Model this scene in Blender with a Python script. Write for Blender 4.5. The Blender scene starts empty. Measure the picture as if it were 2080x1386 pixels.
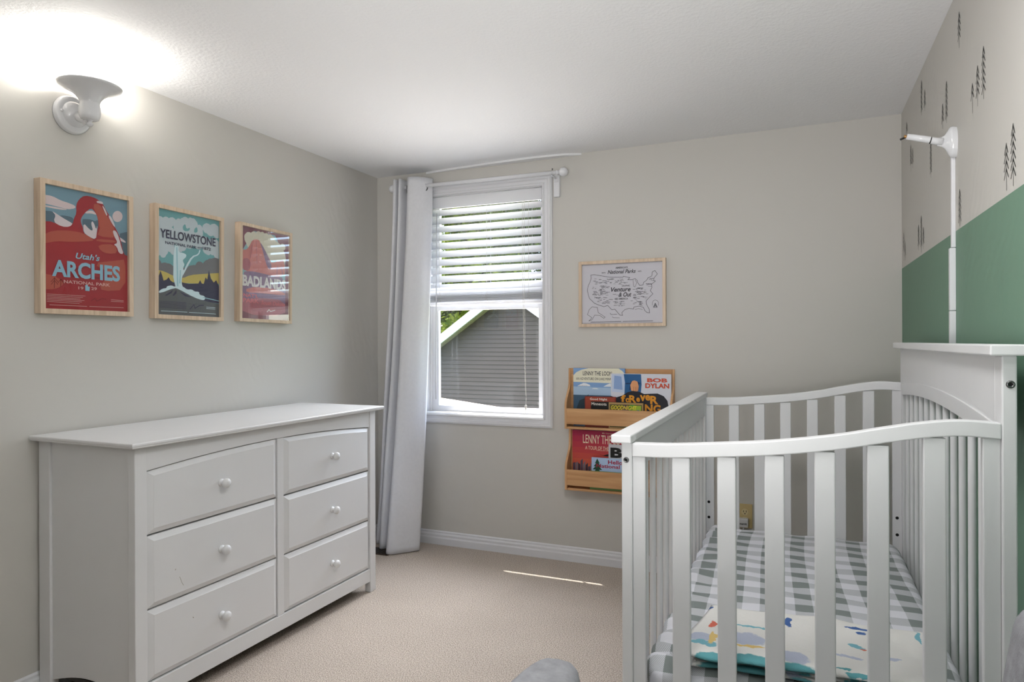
import bpy, bmesh, math, random
from mathutils import Vector, Matrix
scene = bpy.context.scene
COL = scene.collection
random.seed(5)

# ------------------------------------------------------------------ camera
cam_d = bpy.data.cameras.new('camera'); cam = bpy.data.objects.new('camera', cam_d); COL.objects.link(cam)
YAW, ROLL = 0.4019, 0.004
cam_d.sensor_fit = 'HORIZONTAL'; cam_d.sensor_width = 36.0
cam_d.lens = 1368.6 / 2080 * 36.0
cam_d.shift_y = (694.7 - 693.0) / 2080.0
cam_d.clip_start = 0.02; cam_d.clip_end = 300
fw = Vector((-math.sin(YAW), math.cos(YAW), 0)); rt = Vector((math.cos(YAW), math.sin(YAW), 0)); up = Vector((0, 0, 1))
cR, sR = math.cos(ROLL), math.sin(ROLL)
xax = cR * rt - sR * up; yax = sR * rt + cR * up; zax = -fw
cam.matrix_world = Matrix(((xax.x, yax.x, zax.x, 0), (xax.y, yax.y, zax.y, 0), (xax.z, yax.z, zax.z, 1.2), (0, 0, 0, 1)))
scene.camera = cam

# ------------------------------------------------------------------ world, sun, exposure
world = bpy.data.worlds.new('sky'); scene.world = world; world.use_nodes = True
wn = world.node_tree; wn.nodes.clear()
wo = wn.nodes.new('ShaderNodeOutputWorld'); wb = wn.nodes.new('ShaderNodeBackground'); ws = wn.nodes.new('ShaderNodeTexSky')
ws.sky_type = 'NISHITA'; ws.sun_disc = False; ws.sun_elevation = math.radians(60); ws.sun_rotation = math.radians(-124)
ws.air_density = 1.0; ws.dust_density = 2.0
wb.inputs['Strength'].default_value = 1.25
wn.links.new(ws.outputs[0], wb.inputs[0]); wn.links.new(wb.outputs[0], wo.inputs[0])

sun_d = bpy.data.lights.new('sun', 'SUN'); sun_d.energy = 16.0; sun_d.angle = math.radians(0.5); sun_d.color = (1, .96, .9)
sun = bpy.data.objects.new('sun', sun_d); COL.objects.link(sun)
sun.rotation_euler = Vector((.40, -.267, -.78)).to_track_quat('-Z', 'Y').to_euler()

def lamp_light(name, kind, loc, d, energy, col=(1, 1, 1), **kw):
    l = bpy.data.lights.new(name, kind); l.energy = energy; l.color = col
    for k, v in kw.items(): setattr(l, k, v)
    o = bpy.data.objects.new(name, l); COL.objects.link(o); o.location = loc
    o.rotation_euler = Vector(d).to_track_quat('-Z', 'Z' if kind == 'AREA' and 'size_y' in kw else 'Y').to_euler(); return o
# area lamps added outside the window to boost its daylight, aimed down and up
lamp_light('window_fill_down', 'AREA', (-1.69, 3.70, 1.40), (.1, -1, -1), 11, (.97, .985, 1), shape='RECTANGLE', size=.74, size_y=1.22, spread=math.radians(84))
lamp_light('window_fill_up', 'AREA', (-1.69, 3.70, 1.40), (.2, -1, 1.1), 4.6, (1, 1, 1), shape='RECTANGLE', size=.74, size_y=1.22, spread=math.radians(84))
# out-of-frame fill lamps added to brighten the room and ceiling
lamp_light('overhead_fill', 'AREA', (-.30, 1.2, 2.14), (0, 0, -1), 11, (1, 1, 1), shape='DISK', size=.5)
lamp_light('upward_fill', 'AREA', (.05, -.25, 1.5), (-.30, .22, 1), 23, (1, 1, 1), shape='DISK', size=.4)
lamp_light('ceiling_fill_spot', 'SPOT', (-.3, -.3, 1.0), (-.04, 1, .50), 116, (1, 1, 1), spot_size=math.radians(80), spot_blend=1, shadow_soft_size=.15)

scene.view_settings.view_transform = 'Standard'; scene.view_settings.look = 'None'
scene.view_settings.exposure = 0.12; scene.view_settings.gamma = 1.0; scene.view_settings.use_curve_mapping = False

XL, XR, YB, YN, ZC = -2.398, .435, 3.517, -2.4, 2.222

# ------------------------------------------------------------------ materials
def lin(c):
    return tuple(((x / 255) / 12.92 if x / 255 <= .04045 else ((x / 255 + .055) / 1.055) ** 2.4) for x in c)
MATS = {}
def mat(name, rgb, rough=.5, bump=0, bscale=50, bdist=.01, var=0, vscale=8, spec=.5, detail=4, metal=0, trans=0):
    """plain procedural surface; rgb are sRGB 0-255 of the bare material"""
    if name in MATS: return MATS[name]
    m = bpy.data.materials.new(name); m.use_nodes = True; nt = m.node_tree; b = nt.nodes['Principled BSDF']
    c = lin(rgb)
    b.inputs['Base Color'].default_value = (*c, 1); b.inputs['Roughness'].default_value = rough
    b.inputs['Specular IOR Level'].default_value = spec; b.inputs['Metallic'].default_value = metal
    tc = nt.nodes.new('ShaderNodeTexCoord')
    if var:
        n = nt.nodes.new('ShaderNodeTexNoise'); n.inputs['Scale'].default_value = vscale; n.inputs['Detail'].default_value = detail
        r = nt.nodes.new('ShaderNodeValToRGB'); r.color_ramp.elements[0].position = .3; r.color_ramp.elements[1].position = .7
        r.color_ramp.elements[0].color = (*[x * (1 - var) for x in c], 1); r.color_ramp.elements[1].color = (*[min(1, x * (1 + var)) for x in c], 1)
        nt.links.new(tc.outputs['Object'], n.inputs['Vector']); nt.links.new(n.outputs[0], r.inputs[0]); nt.links.new(r.outputs[0], b.inputs['Base Color'])
    if bump:
        n = nt.nodes.new('ShaderNodeTexNoise'); n.inputs['Scale'].default_value = bscale; n.inputs['Detail'].default_value = 5
        bu = nt.nodes.new('ShaderNodeBump'); bu.inputs['Strength'].default_value = bump; bu.inputs['Distance'].default_value = bdist
        nt.links.new(tc.outputs['Object'], n.inputs['Vector']); nt.links.new(n.outputs[0], bu.inputs['Height']); nt.links.new(bu.outputs[0], b.inputs['Normal'])
    MATS[name] = m; return m

def wood(name, c1, c2, axis=0, scale=14):
    if name in MATS: return MATS[name]
    m = bpy.data.materials.new(name); m.use_nodes = True; nt = m.node_tree; b = nt.nodes['Principled BSDF']
    tc = nt.nodes.new('ShaderNodeTexCoord'); mp = nt.nodes.new('ShaderNodeMapping')
    s = [scale * 3.2] * 3; s[axis] = scale * .22; mp.inputs['Scale'].default_value = s
    n = nt.nodes.new('ShaderNodeTexNoise'); n.inputs['Scale'].default_value = 1; n.inputs['Detail'].default_value = 6; n.inputs['Distortion'].default_value = .8
    r = nt.nodes.new('ShaderNodeValToRGB'); r.color_ramp.elements[0].position = .32; r.color_ramp.elements[1].position = .68
    r.color_ramp.elements[0].color = (*lin(c1), 1); r.color_ramp.elements[1].color = (*lin(c2), 1)
    nt.links.new(tc.outputs['Object'], mp.inputs[0]); nt.links.new(mp.outputs[0], n.inputs['Vector']); nt.links.new(n.outputs[0], r.inputs[0]); nt.links.new(r.outputs[0], b.inputs['Base Color'])
    b.inputs['Roughness'].default_value = .45
    MATS[name] = m; return m

def wall_material(name, green=False):
    m = bpy.data.materials.new(name); m.use_nodes = True; nt = m.node_tree; b = nt.nodes['Principled BSDF']
    L = nt.links.new
    tc = nt.nodes.new('ShaderNodeTexCoord')
    b.inputs['Roughness'].default_value = .55; b.inputs['Specular IOR Level'].default_value = .35
    # skip-trowel plaster relief: broad swirls broken by a mask, plus fine grain
    n1 = nt.nodes.new('ShaderNodeTexNoise'); n1.inputs['Scale'].default_value = 9; n1.inputs['Detail'].default_value = 5; n1.inputs['Distortion'].default_value = 2.2
    w = nt.nodes.new('ShaderNodeTexWave'); w.wave_type = 'RINGS'; w.inputs['Scale'].default_value = 6; w.inputs['Distortion'].default_value = 9; w.inputs['Detail'].default_value = 3; w.inputs['Detail Scale'].default_value = 1.4
    mk = nt.nodes.new('ShaderNodeTexNoise'); mk.inputs['Scale'].default_value = 2.3
    rp = nt.nodes.new('ShaderNodeValToRGB'); rp.color_ramp.elements[0].position = .48; rp.color_ramp.elements[1].position = .68
    mu = nt.nodes.new('ShaderNodeMath'); mu.operation = 'MULTIPLY'
    ad = nt.nodes.new('ShaderNodeMath'); ad.operation = 'MULTIPLY_ADD'; ad.inputs[1].default_value = .5
    for x in (n1, w, mk): L(tc.outputs['Object'], x.inputs['Vector'])
    L(mk.outputs[0], rp.inputs[0]); L(w.outputs['Fac'], mu.inputs[0]); L(rp.outputs[0], mu.inputs[1])
    L(n1.outputs[0], ad.inputs[0]); L(mu.outputs[0], ad.inputs[2])
    bu = nt.nodes.new('ShaderNodeBump'); bu.inputs['Strength'].default_value = .34; bu.inputs['Distance'].default_value = .002
    L(ad.outputs[0], bu.inputs['Height']); L(bu.outputs[0], b.inputs['Normal'])
    beige = (*lin((201, 198, 192)), 1)
    b.inputs['Base Color'].default_value = beige
    if green:
        sx = nt.nodes.new('ShaderNodeSeparateXYZ'); L(tc.outputs['Object'], sx.inputs[0])
        gt = nt.nodes.new('ShaderNodeMath'); gt.operation = 'GREATER_THAN'; gt.inputs[1].default_value = 1.526
        mx = nt.nodes.new('ShaderNodeMix'); mx.data_type = 'RGBA'; mx.inputs['A'].default_value = (*lin((109, 142, 121)), 1); mx.inputs['B'].default_value = beige
        L(sx.outputs['Z'], gt.inputs[0]); L(gt.outputs[0], mx.inputs['Factor']); L(mx.outputs['Result'], b.inputs['Base Color'])
    MATS[name] = m; return m

def carpet_material():
    m = bpy.data.materials.new('carpet'); m.use_nodes = True; nt = m.node_tree; b = nt.nodes['Principled BSDF']; L = nt.links.new
    tc = nt.nodes.new('ShaderNodeTexCoord')
    v = nt.nodes.new('ShaderNodeTexVoronoi'); v.inputs['Scale'].default_value = 380
    n = nt.nodes.new('ShaderNodeTexNoise'); n.inputs['Scale'].default_value = 230; n.inputs['Detail'].default_value = 6
    n2 = nt.nodes.new('ShaderNodeTexNoise'); n2.inputs['Scale'].default_value = 3
    r = nt.nodes.new('ShaderNodeValToRGB'); e = r.color_ramp.elements
    e[0].position = .36; e[0].color = (*lin((150, 137, 126)), 1); e[1].position = .60; e[1].color = (*lin((218, 206, 194)), 1)
    hs = nt.nodes.new('ShaderNodeHueSaturation'); mr = nt.nodes.new('ShaderNodeMapRange'); mr.inputs['To Min'].default_value = .9; mr.inputs['To Max'].default_value = 1.1
    for x in (v, n, n2): L(tc.outputs['Object'], x.inputs['Vector'])
    L(n.outputs[0], r.inputs[0]); L(n2.outputs[0], mr.inputs['Value']); L(mr.outputs[0], hs.inputs['Value']); L(r.outputs[0], hs.inputs['Color']); L(hs.outputs[0], b.inputs['Base Color'])
    ad = nt.nodes.new('ShaderNodeMath'); ad.operation = 'SUBTRACT'; L(n.outputs[0], ad.inputs[0]); L(v.outputs['Distance'], ad.inputs[1])
    bu = nt.nodes.new('ShaderNodeBump'); bu.inputs['Strength'].default_value = .55; bu.inputs['Distance'].default_value = .004
    L(ad.outputs[0], bu.inputs['Height']); L(bu.outputs[0], b.inputs['Normal'])
    b.inputs['Roughness'].default_value = 1; b.inputs['Specular IOR Level'].default_value = .1
    MATS['carpet'] = m; return m

def glass_material(name, ior=1.5, tint=(1, 1, 1)):
    """thin clear pane: mirror share from Fresnel, the rest passes"""
    m = bpy.data.materials.new(name); m.use_nodes = True; nt = m.node_tree; nt.nodes.clear(); L = nt.links.new
    o = nt.nodes.new('ShaderNodeOutputMaterial'); mx = nt.nodes.new('ShaderNodeMixShader'); lw = nt.nodes.new('ShaderNodeLayerWeight'); lw.inputs['Blend'].default_value = .5; pw = nt.nodes.new('ShaderNodeMath'); pw.operation = 'POWER'; pw.inputs[1].default_value = 5; f0 = ((ior - 1) / (ior + 1)) ** 2
    fr = nt.nodes.new('ShaderNodeMath'); fr.operation = 'MULTIPLY_ADD'; fr.inputs[1].default_value = 1 - f0; fr.inputs[2].default_value = f0; L(lw.outputs['Facing'], pw.inputs[0]); L(pw.outputs[0], fr.inputs[0])
    t = nt.nodes.new('ShaderNodeBsdfTransparent'); t.inputs[0].default_value = (*tint, 1); g = nt.nodes.new('ShaderNodeBsdfGlossy'); g.inputs['Roughness'].default_value = 0.0
    L(fr.outputs[0], mx.inputs[0]); L(t.outputs[0], mx.inputs[1]); L(g.outputs[0], mx.inputs[2]); L(mx.outputs[0], o.inputs[0])
    MATS[name] = m; return m

# ------------------------------------------------------------------ mesh builder
class MB:
    def __init__(s): s.v = []; s.f = []; s.m = []; s.sm = []; s.mats = []
    def mi(s, m):
        if m not in s.mats: s.mats.append(m)
        return s.mats.index(m)
    def add(s, vs, fs, m, smooth=False):
        b = len(s.v); i = s.mi(m); s.v += [tuple(x) for x in vs]
        for f in fs: s.f.append([b + k for k in f]); s.m.append(i); s.sm.append(smooth)
        return s
    def box(s, a, b, m):
        x0, y0, z0 = [min(p, q) for p, q in zip(a, b)]; x1, y1, z1 = [max(p, q) for p, q in zip(a, b)]
        v = [(x0, y0, z0), (x1, y0, z0), (x1, y1, z0), (x0, y1, z0), (x0, y0, z1), (x1, y0, z1), (x1, y1, z1), (x0, y1, z1)]
        return s.add(v, [(3, 2, 1, 0), (4, 5, 6, 7), (0, 1, 5, 4), (1, 2, 6, 5), (2, 3, 7, 6), (3, 0, 4, 7)], m)
    def prism(s, pts, axis, a, b, m, smooth=False):
        """extrude the 2D outline pts along axis from a to b (axis 'x': pts are (y,z); 'y': (x,z); 'z': (x,y))"""
        def P(p, t): return {'x': (t, p[0], p[1]), 'y': (p[0], t, p[1]), 'z': (p[0], p[1], t)}[axis]
        n = len(pts); v = [P(p, a) for p in pts] + [P(p, b) for p in pts]
        s.add(v, [tuple(range(n))[::-1], tuple(range(n, 2 * n))], m)
        i = len(s.v) - 2 * n
        for k in range(n): s.f.append([i + k, i + (k + 1) % n, i + n + (k + 1) % n, i + n + k]); s.m.append(s.mi(m)); s.sm.append(smooth)
        return s
    def tube(s, path, r, m, n=10, cap=True, flat=1.0):
        path = [Vector(p) for p in path]; R = r if isinstance(r, (list, tuple)) else [r] * len(path); vs = []
        for i, p in enumerate(path):
            d = (path[min(i + 1, len(path) - 1)] - path[max(i - 1, 0)]).normalized()
            a = d.orthogonal().normalized() if abs(d.z) < .9 else Vector((1, 0, 0)); a = (a - d * a.dot(d)).normalized(); c = d.cross(a)
            for k in range(n):
                t = 2 * math.pi * k / n; vs.append(p + R[i] * (math.cos(t) * a + math.sin(t) * flat * c))
        fs = [(i * n + k, i * n + (k + 1) % n, (i + 1) * n + (k + 1) % n, (i + 1) * n + k) for i in range(len(path) - 1) for k in range(n)]
        s.add(vs, fs, m, True)
        if cap: b = len(vs); s.add(vs[:n], [tuple(range(n))[::-1]], m); s.add(vs[-n:], [tuple(range(n))], m)
        return s
    def lathe(s, prof, o, axis, m, n=32, smooth=True):
        """prof: (radius, height along axis)"""
        o = Vector(o); ax = Vector(axis).normalized(); a = ax.orthogonal().normalized(); c = ax.cross(a); vs = []
        for r, hh in prof:
            for k in range(n): t = 2 * math.pi * k / n; vs.append(o + ax * hh + r * (math.cos(t) * a + math.sin(t) * c))
        fs = [(i * n + k, i * n + (k + 1) % n, (i + 1) * n + (k + 1) % n, (i + 1) * n + k) for i in range(len(prof) - 1) for k in range(n)]
        return s.add(vs, fs, m, smooth)
    def grid(s, fn, nu, nv, m, smooth=True):
        vs = [fn(i / nu, j / nv) for j in range(nv + 1) for i in range(nu + 1)]
        fs = [(j * (nu + 1) + i, j * (nu + 1) + i + 1, (j + 1) * (nu + 1) + i + 1, (j + 1) * (nu + 1) + i) for j in range(nv) for i in range(nu)]
        return s.add(vs, fs, m, smooth)
    def flat(s, pts, fr, k, m):
        """a flat shape on frame fr=(origin,U,V,N,w,h); pts normalised; k = layer"""
        o, U, V, N, w, h = fr
        vs = [o + U * (p[0] * w) + V * (p[1] * h) + N * (.00025 * k) for p in pts]
        return s.add(vs, [tuple(range(len(pts)))], m)
    def stroke(s, pts, fr, k, m, wd):
        o, U, V, N, w, h = fr; P = [Vector((p[0] * w, p[1] * h)) for p in pts]; wd = wd * w / 2
        for a, b in zip(P, P[1:]):
            if (b - a).length < 1e-6: continue
            d = (b - a).normalized(); n = Vector((-d.y, d.x)) * wd; e = d * wd * .6
            q = [a - n - e, b - n + e, b + n + e, a + n - e]
            s.add([o + U * p.x + V * p.y + N * (.00025 * k) for p in q], [(0, 1, 2, 3)], m)
        return s
    def text(s, t, fr, k, m, box, shear=0, off=0):
        """lettering fitted into box (u0,u1,v0,v1) of frame fr"""
        vs, fs = glyphs(t, shear, off)
        x0 = min(p[0] for p in vs); x1 = max(p[0] for p in vs); y0 = min(p[1] for p in vs); y1 = max(p[1] for p in vs)
        u0, u1, v0, v1 = box; q = [(u0 + (u1 - u0) * (p[0] - x0) / (x1 - x0), v0 + (v1 - v0) * (p[1] - y0) / (y1 - y0)) for p in vs]
        o, U, V, N, w, h = fr
        return s.add([o + U * (a * w) + V * (b * h) + N * (.00025 * k) for a, b in q], fs, m)
    def build(s, name, parent=None, bevel=0, seg=2, loc=None, label=None):
        me = bpy.data.meshes.new(name)
        org = Vector(loc) if loc is not None else Vector((0, 0, 0))
        me.from_pydata([Vector(v) - org for v in s.v], [], s.f)
        for m in s.mats: me.materials.append(m)
        for p, i, q in zip(me.polygons, s.m, s.sm): p.material_index = i; p.use_smooth = q
        me.update()
        bm = bmesh.new(); bm.from_mesh(me)
        if any(s.sm) or bevel: bmesh.ops.remove_doubles(bm, verts=bm.verts, dist=1e-5)
        bm.to_mesh(me); bm.free()
        o = bpy.data.objects.new(name, me); COL.objects.link(o); o.location = org
        if parent is not None: o.parent = parent; o.location = org - parent_world(parent)
        if bevel:
            b = o.modifiers.new('bevel', 'BEVEL'); b.width = bevel; b.segments = seg; b.limit_method = 'ANGLE'; b.angle_limit = math.radians(40); b.harden_normals = False
        if label: o['label'] = label
        return o
def parent_world(p):
    v = Vector(p.location)
    while p.parent: p = p.parent; v += Vector(p.location)
    return v
_gl = {}
def glyphs(t, shear, off):
    key = (t, shear, off)
    if key in _gl: return _gl[key]
    c = bpy.data.curves.new('t', 'FONT'); c.body = t; c.size = 1; c.shear = shear; c.offset = off; c.resolution_u = 3
    o = bpy.data.objects.new('t', c); COL.objects.link(o)
    dg = bpy.context.evaluated_depsgraph_get(); dg.update(); me = o.evaluated_get(dg).to_mesh()
    r = ([tuple(v.co) for v in me.vertices], [tuple(p.vertices) for p in me.polygons])
    o.evaluated_get(dg).to_mesh_clear(); bpy.data.objects.remove(o); bpy.data.curves.remove(c)
    _gl[key] = r; return r

def thing(name, label, cat, loc=(0, 0, 0), group=None, rotz=0):
    o = bpy.data.objects.new(name, None); COL.objects.link(o); o.location = loc; o.rotation_euler = (0, 0, rotz)
    o.empty_display_size = .05
    o['label'] = label; o['category'] = cat
    if group: o['group'] = group
    return o
def tag(o, label, cat, group=None, kind=None):
    o['label'] = label; o['category'] = cat
    if group: o['group'] = group
    if kind: o['kind'] = kind
    return o
def struct(o): o['kind'] = 'structure'; return o

M_white = mat('white_paint', (224, 224, 225), .38, var=.012, vscale=6)
M_trim = mat('trim_paint', (222, 222, 225), .32)
M_ceil = mat('ceiling_paint', (236, 236, 237), .8, bump=.5, bscale=85, bdist=.004)
M_black = mat('black_plastic', (18, 18, 18), .4)
M_steel = mat('brushed_steel', (120, 120, 120), .3, metal=1)
M_frame = wood('pale_frame_wood', (196, 172, 146), (222, 200, 176), 2, 20)
M_frame_h = wood('pale_frame_wood_long', (196, 172, 146), (222, 200, 176), 1, 20)
M_wall = wall_material('beige_wall'); M_wallg = wall_material('beige_and_green_wall', True)
M_carpet = carpet_material()
M_winglass = glass_material('window_glass', 1.45)
M_picglass = glass_material('picture_glass', 1.5)
M_picglass_clear = glass_material('picture_glass_clear', 2.3)

# ------------------------------------------------------------------ room shell
T = .14
def zceil(x): return 2.218 + (x - XL) * .0045
# left wall, right wall, rear wall
struct(MB().box((XL - T, YN - T, 0), (XL, YB + .2, 2.26), M_wall).build('wall_left'))
struct(MB().box((XR, YN - T, 0), (XR + T, YB + .2, 2.26), M_wallg).build('wall_right'))
# doorway in the rear wall (behind the camera) closed at its back
b = MB(); b.box((XL, YN - T, 0), (-1.3, YN, 2.26), M_wall); b.box((.2, YN - T, 0), (XR, YN, 2.26), M_wall); b.box((-1.3, YN - T, 2.05), (.2, YN, 2.26), M_wall)
b.box((-1.3, YN - T, 0), (.2, YN - T + .02, 2.05), M_wall)
struct(b.build('wall_near'))
# window wall, with the opening
WX0, WX1, WZ0, WZ1 = -2.076, -1.305, .778, 2.07
b = MB()
b.box((XL, YB, 0), (WX0, YB + T, 2.26), M_wall); b.box((WX1, YB, 0), (XR, YB + T, 2.26), M_wall)
b.box((WX0, YB, 0), (WX1, YB + T, WZ0), M_wall); b.box((WX0, YB, WZ1), (WX1, YB + T, 2.26), M_wall)
struct(b.build('wall_far'))
struct(MB().box((XL - T, YN - T, -.12), (XR + T, YB + T, 0), M_carpet).build('floor'))
zl, zr = zceil(XL - T), zceil(XR + T)
v = [(XL - T, YN - T, zl), (XR + T, YN - T, zr), (XR + T, YB + T, zr), (XL - T, YB + T, zl)]
v += [(a, c, d + .14) for a, c, d in v]
struct(MB().add(v, [(3, 2, 1, 0), (4, 5, 6, 7), (0, 1, 5, 4), (1, 2, 6, 5), (2, 3, 7, 6), (3, 0, 4, 7)], M_ceil).build('ceiling'))
# ragged drywall seam along the ceiling over the window
pts = [(-2.05, 3.5165), (-1.9, 3.497), (-1.6, 3.475), (-1.34, 3.466), (-1.16, 3.482), (-1.08, 3.5165)]
b = MB(); vs = []
for x, y in pts: vs += [(x, y, zceil(x) - .0), (x, y, zceil(x) - .011), (x, 3.5169, zceil(x) - .011)]
n = len(pts); fs = []
for i in range(n - 1): a = i * 3; fs += [(a, a + 1, a + 4, a + 3), (a + 1, a + 2, a + 5, a + 4)]
struct(b.add(vs, fs, M_ceil).build('trim_1'))

# baseboards, moulded profile
prof = [(0, 0), (.016, 0), (.016, .038), (.012, .046), (.012, .058), (.007, .066), (.007, .074), (0, .08)]
def baseboard(name, axis, sgn, at, a, b_):
    q = [(at + sgn * d, z) for d, z in prof]
    o = MB().prism(q, axis, a, b_, M_trim).build(name); return struct(o)
baseboard('baseboard_far', 'x', -1, YB, XL + .001, XR - .001)
baseboard('baseboard_left', 'y', 1, XL, YN + .001, YB - .017)
baseboard('baseboard_right', 'y', -1, XR, YN + .001, YB - .017)

# ------------------------------------------------------------------ window
win = thing('window_1', 'white double-hung window with raised blind in the far wall', 'window', ((WX0 + WX1) / 2, YB, WZ0)); win['kind'] = 'structure'
del win['category']; del win['label']
# casing: moulded boards around the opening, mitred rings stepping outward
rings = [(0, 0), (0, .014), (.010, .018), (.014, .012), (.030, .012), (.036, .019), (.048, .019), (.052, .014), (.056, .014), (.058, 0)]
vs = []
for d, t in rings:
    x0, x1, z0, z1 = WX0 - d, WX1 + d, WZ0 - d, WZ1 + d * .95
    vs += [(x0, YB - t, z0), (x1, YB - t, z0), (x1, YB - t, z1), (x0, YB - t, z1)]
fs = [(i * 4 + k, i * 4 + (k + 1) % 4, (i + 1) * 4 + (k + 1) % 4, (i + 1) * 4 + k) for i in range(len(rings) - 1) for k in range(4)]
MB().add(vs, fs, M_trim).build('casing', win)
# reveal lining
b = MB(); E = .004
b.box((WX0, YB - .001, WZ0), (WX0 + E, YB + T, WZ1), M_trim); b.box((WX1 - E, YB - .001, WZ0), (WX1, YB + T, WZ1), M_trim)
b.box((WX0 + E, YB - .001, WZ0), (WX1 - E, YB + T, WZ0 + E), M_trim); b.box((WX0 + E, YB - .001, WZ1 - E), (WX1 - E, YB + T, WZ1), M_trim)
b.build('reveal_lining', win)
M_vinyl = mat('window_vinyl', (228, 228, 230), .3)
def sash(name, y0, y1, z0, z1, sw, rb, rt_):
    x0, x1 = WX0 + E, WX1 - E; b = MB()
    b.box((x0, y0, z0), (x0 + sw, y1, z1), M_vinyl); b.box((x1 - sw, y0, z0), (x1, y1, z1), M_vinyl)
    b.box((x0 + sw, y0, z0), (x1 - sw, y1, z0 + rb), M_vinyl); b.box((x0 + sw, y0, z1 - rt_), (x1 - sw, y1, z1), M_vinyl)
    o = b.build(name, win, .002)
    MB().box((x0 + sw, (y0 + y1) / 2 - .002, z0 + rb), (x1 - sw, (y0 + y1) / 2 + .002, z1 - rt_), M_winglass).build('pane', o)
    return o
sash('lower_sash', YB + .085, YB + .110, WZ0 + E, 1.437, .056, .034, .045)
sash('upper_sash', YB + .112, YB + .137, 1.41, WZ1 - E, .05, .04, .045)
# sash track stop beads
b = MB(); b.box((WX0 + E, YB + .072, WZ0 + E), (WX0 + E + .012, YB + .085, WZ1 - E), M_vinyl); b.box((WX1 - E - .012, YB + .072, WZ0 + E), (WX1 - E, YB + .085, WZ1 - E), M_vinyl)
b.build('sash_stop', win, .001)

# ------------------------------------------------------------------ blind
M_slat = mat('blind_slat', (242, 242, 245), .4)
def add_translucency(m, f):
    nt = m.node_tree; b_ = nt.nodes['Principled BSDF']; o_ = nt.nodes['Material Output']; t_ = nt.nodes.new('ShaderNodeBsdfTranslucent'); t_.inputs[0].default_value = (.94, .94, .95, 1); x_ = nt.nodes.new('ShaderNodeMixShader'); x_.inputs[0].default_value = f
    nt.links.new(b_.outputs[0], x_.inputs[1]); nt.links.new(t_.outputs[0], x_.inputs[2]); nt.links.new(x_.outputs[0], o_.inputs[0])
add_translucency(M_slat, .42)
bl = thing('window_blind', 'white horizontal slatted blind half raised inside the window', 'blind', (-1.69, 3.545, 2.07))
bx0, bx1 = WX0 + E + .005, WX1 - E - .004
b = MB(); b.prism([(3.520, 1.998), (3.520, 2.058), (3.524, 2.062), (3.532, 2.062), (3.532, 1.996)], 'x', bx0, bx1, M_slat); b.build('valance', bl)
MB().box((bx0, 3.533, 2.01), (bx1, 3.575, 2.062), M_slat).build('headrail', bl)
PHI = math.radians(54); zc0 = 1.975; pitch = .0498; yc = 3.553
def slat_pts(cy, cz, phi, w=.05, th=.0028, crown=.004):
    P = []; n = 6
    for sgn in (1, -1):
        for i in range(n + 1):
            t = (i / n - .5) * (1 if sgn == 1 else -1); a = t * w; c = crown * (1 - (2 * t) ** 2) + sgn * th / 2
            P.append((cy + a * math.cos(phi) - c * math.sin(phi), cz + a * math.sin(phi) + c * math.cos(phi)))
    return P
for i in range(10):
    zz = zc0 - pitch * i
    MB().prism(slat_pts(yc, zz, PHI), 'x', bx0, bx1, M_slat, True).build('slat', bl)
MB().prism(slat_pts(yc, 1.5015, math.radians(38)), 'x', bx0, bx1, M_slat, True).build('slat', bl)
for i in range(11):
    MB().prism(slat_pts(yc + (i % 3 - 1) * .0012, 1.4835 - i * .0043, math.radians((i * 37) % 5 - 2), .05, .0026, .001), 'x', bx0, bx1, M_slat, True).build('slat', bl)
MB().box((bx0, yc - .026, 1.417), (bx1, yc + .026, 1.4335), M_slat).build('bottom_rail', bl, .003)
M_cord = mat('white_cord', (225, 222, 214), .8)
for x in (-1.965, -1.655, -1.395):
    for dy in (-.028, .028):
        p = [(x, yc + dy, 2.0)] + [(x + .001 * math.sin(k * 2), yc + dy, 2.0 - k * .05) for k in range(1, 11)] + [(x, yc + dy, 1.478)]
        MB().tube(p, .0008, M_cord, 5).build('ladder_cord', bl)
    p = [(x + .012 * math.sin(k * 1.9), yc - .029 - .004 * abs(math.sin(k * 1.3)), 1.482 - k * .0055) for k in range(9)]
    MB().tube(p, .0011, M_cord, 5).build('ladder_cord', bl)
# pull cords with tassel and tilt wand
pc = [(-1.428, 3.516, 2.0), (-1.428, 3.512, 1.7), (-1.424, 3.512, 1.42), (-1.418, 3.512, 1.1), (-1.412, 3.512, .93), (-1.408, 3.512, .885)]
MB().tube(pc, .0012, M_cord, 6).build('pull_cord', bl)
MB().tube([(p[0] + (.011 if i < 2 else .006 * (5 - i) / 2), p[1], p[2]) for i, p in enumerate(pc)], .0012, M_cord, 6).build('pull_cord', bl)
MB().tube([(-1.408, 3.512, .885), (-1.41, 3.512, .83), (-1.413, 3.512, .80)], .0013, M_cord, 6).build('pull_cord', bl)
MB().lathe([(0, .0), (.004, 0), (.0065, -.006), (.0055, -.018), (.003, -.026), (0, -.026)], (-1.41, 3.512, .845), (0, 0, 1), M_cord, 12).build('cord_tassel', bl)
MB().tube([(-1.413, 3.512, .805), (-1.421, 3.514, .787), (-1.43, 3.516, .786)], .0012, M_cord, 6).build('pull_cord', bl)
MB().tube([(-1.976, 3.513, 1.965), (-1.980, 3.512, 1.6), (-1.984, 3.512, 1.12), (-1.985, 3.512, .86)], .0034, mat('clear_wand', (205, 205, 208), .15), 6).build('tilt_wand', bl)

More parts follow.
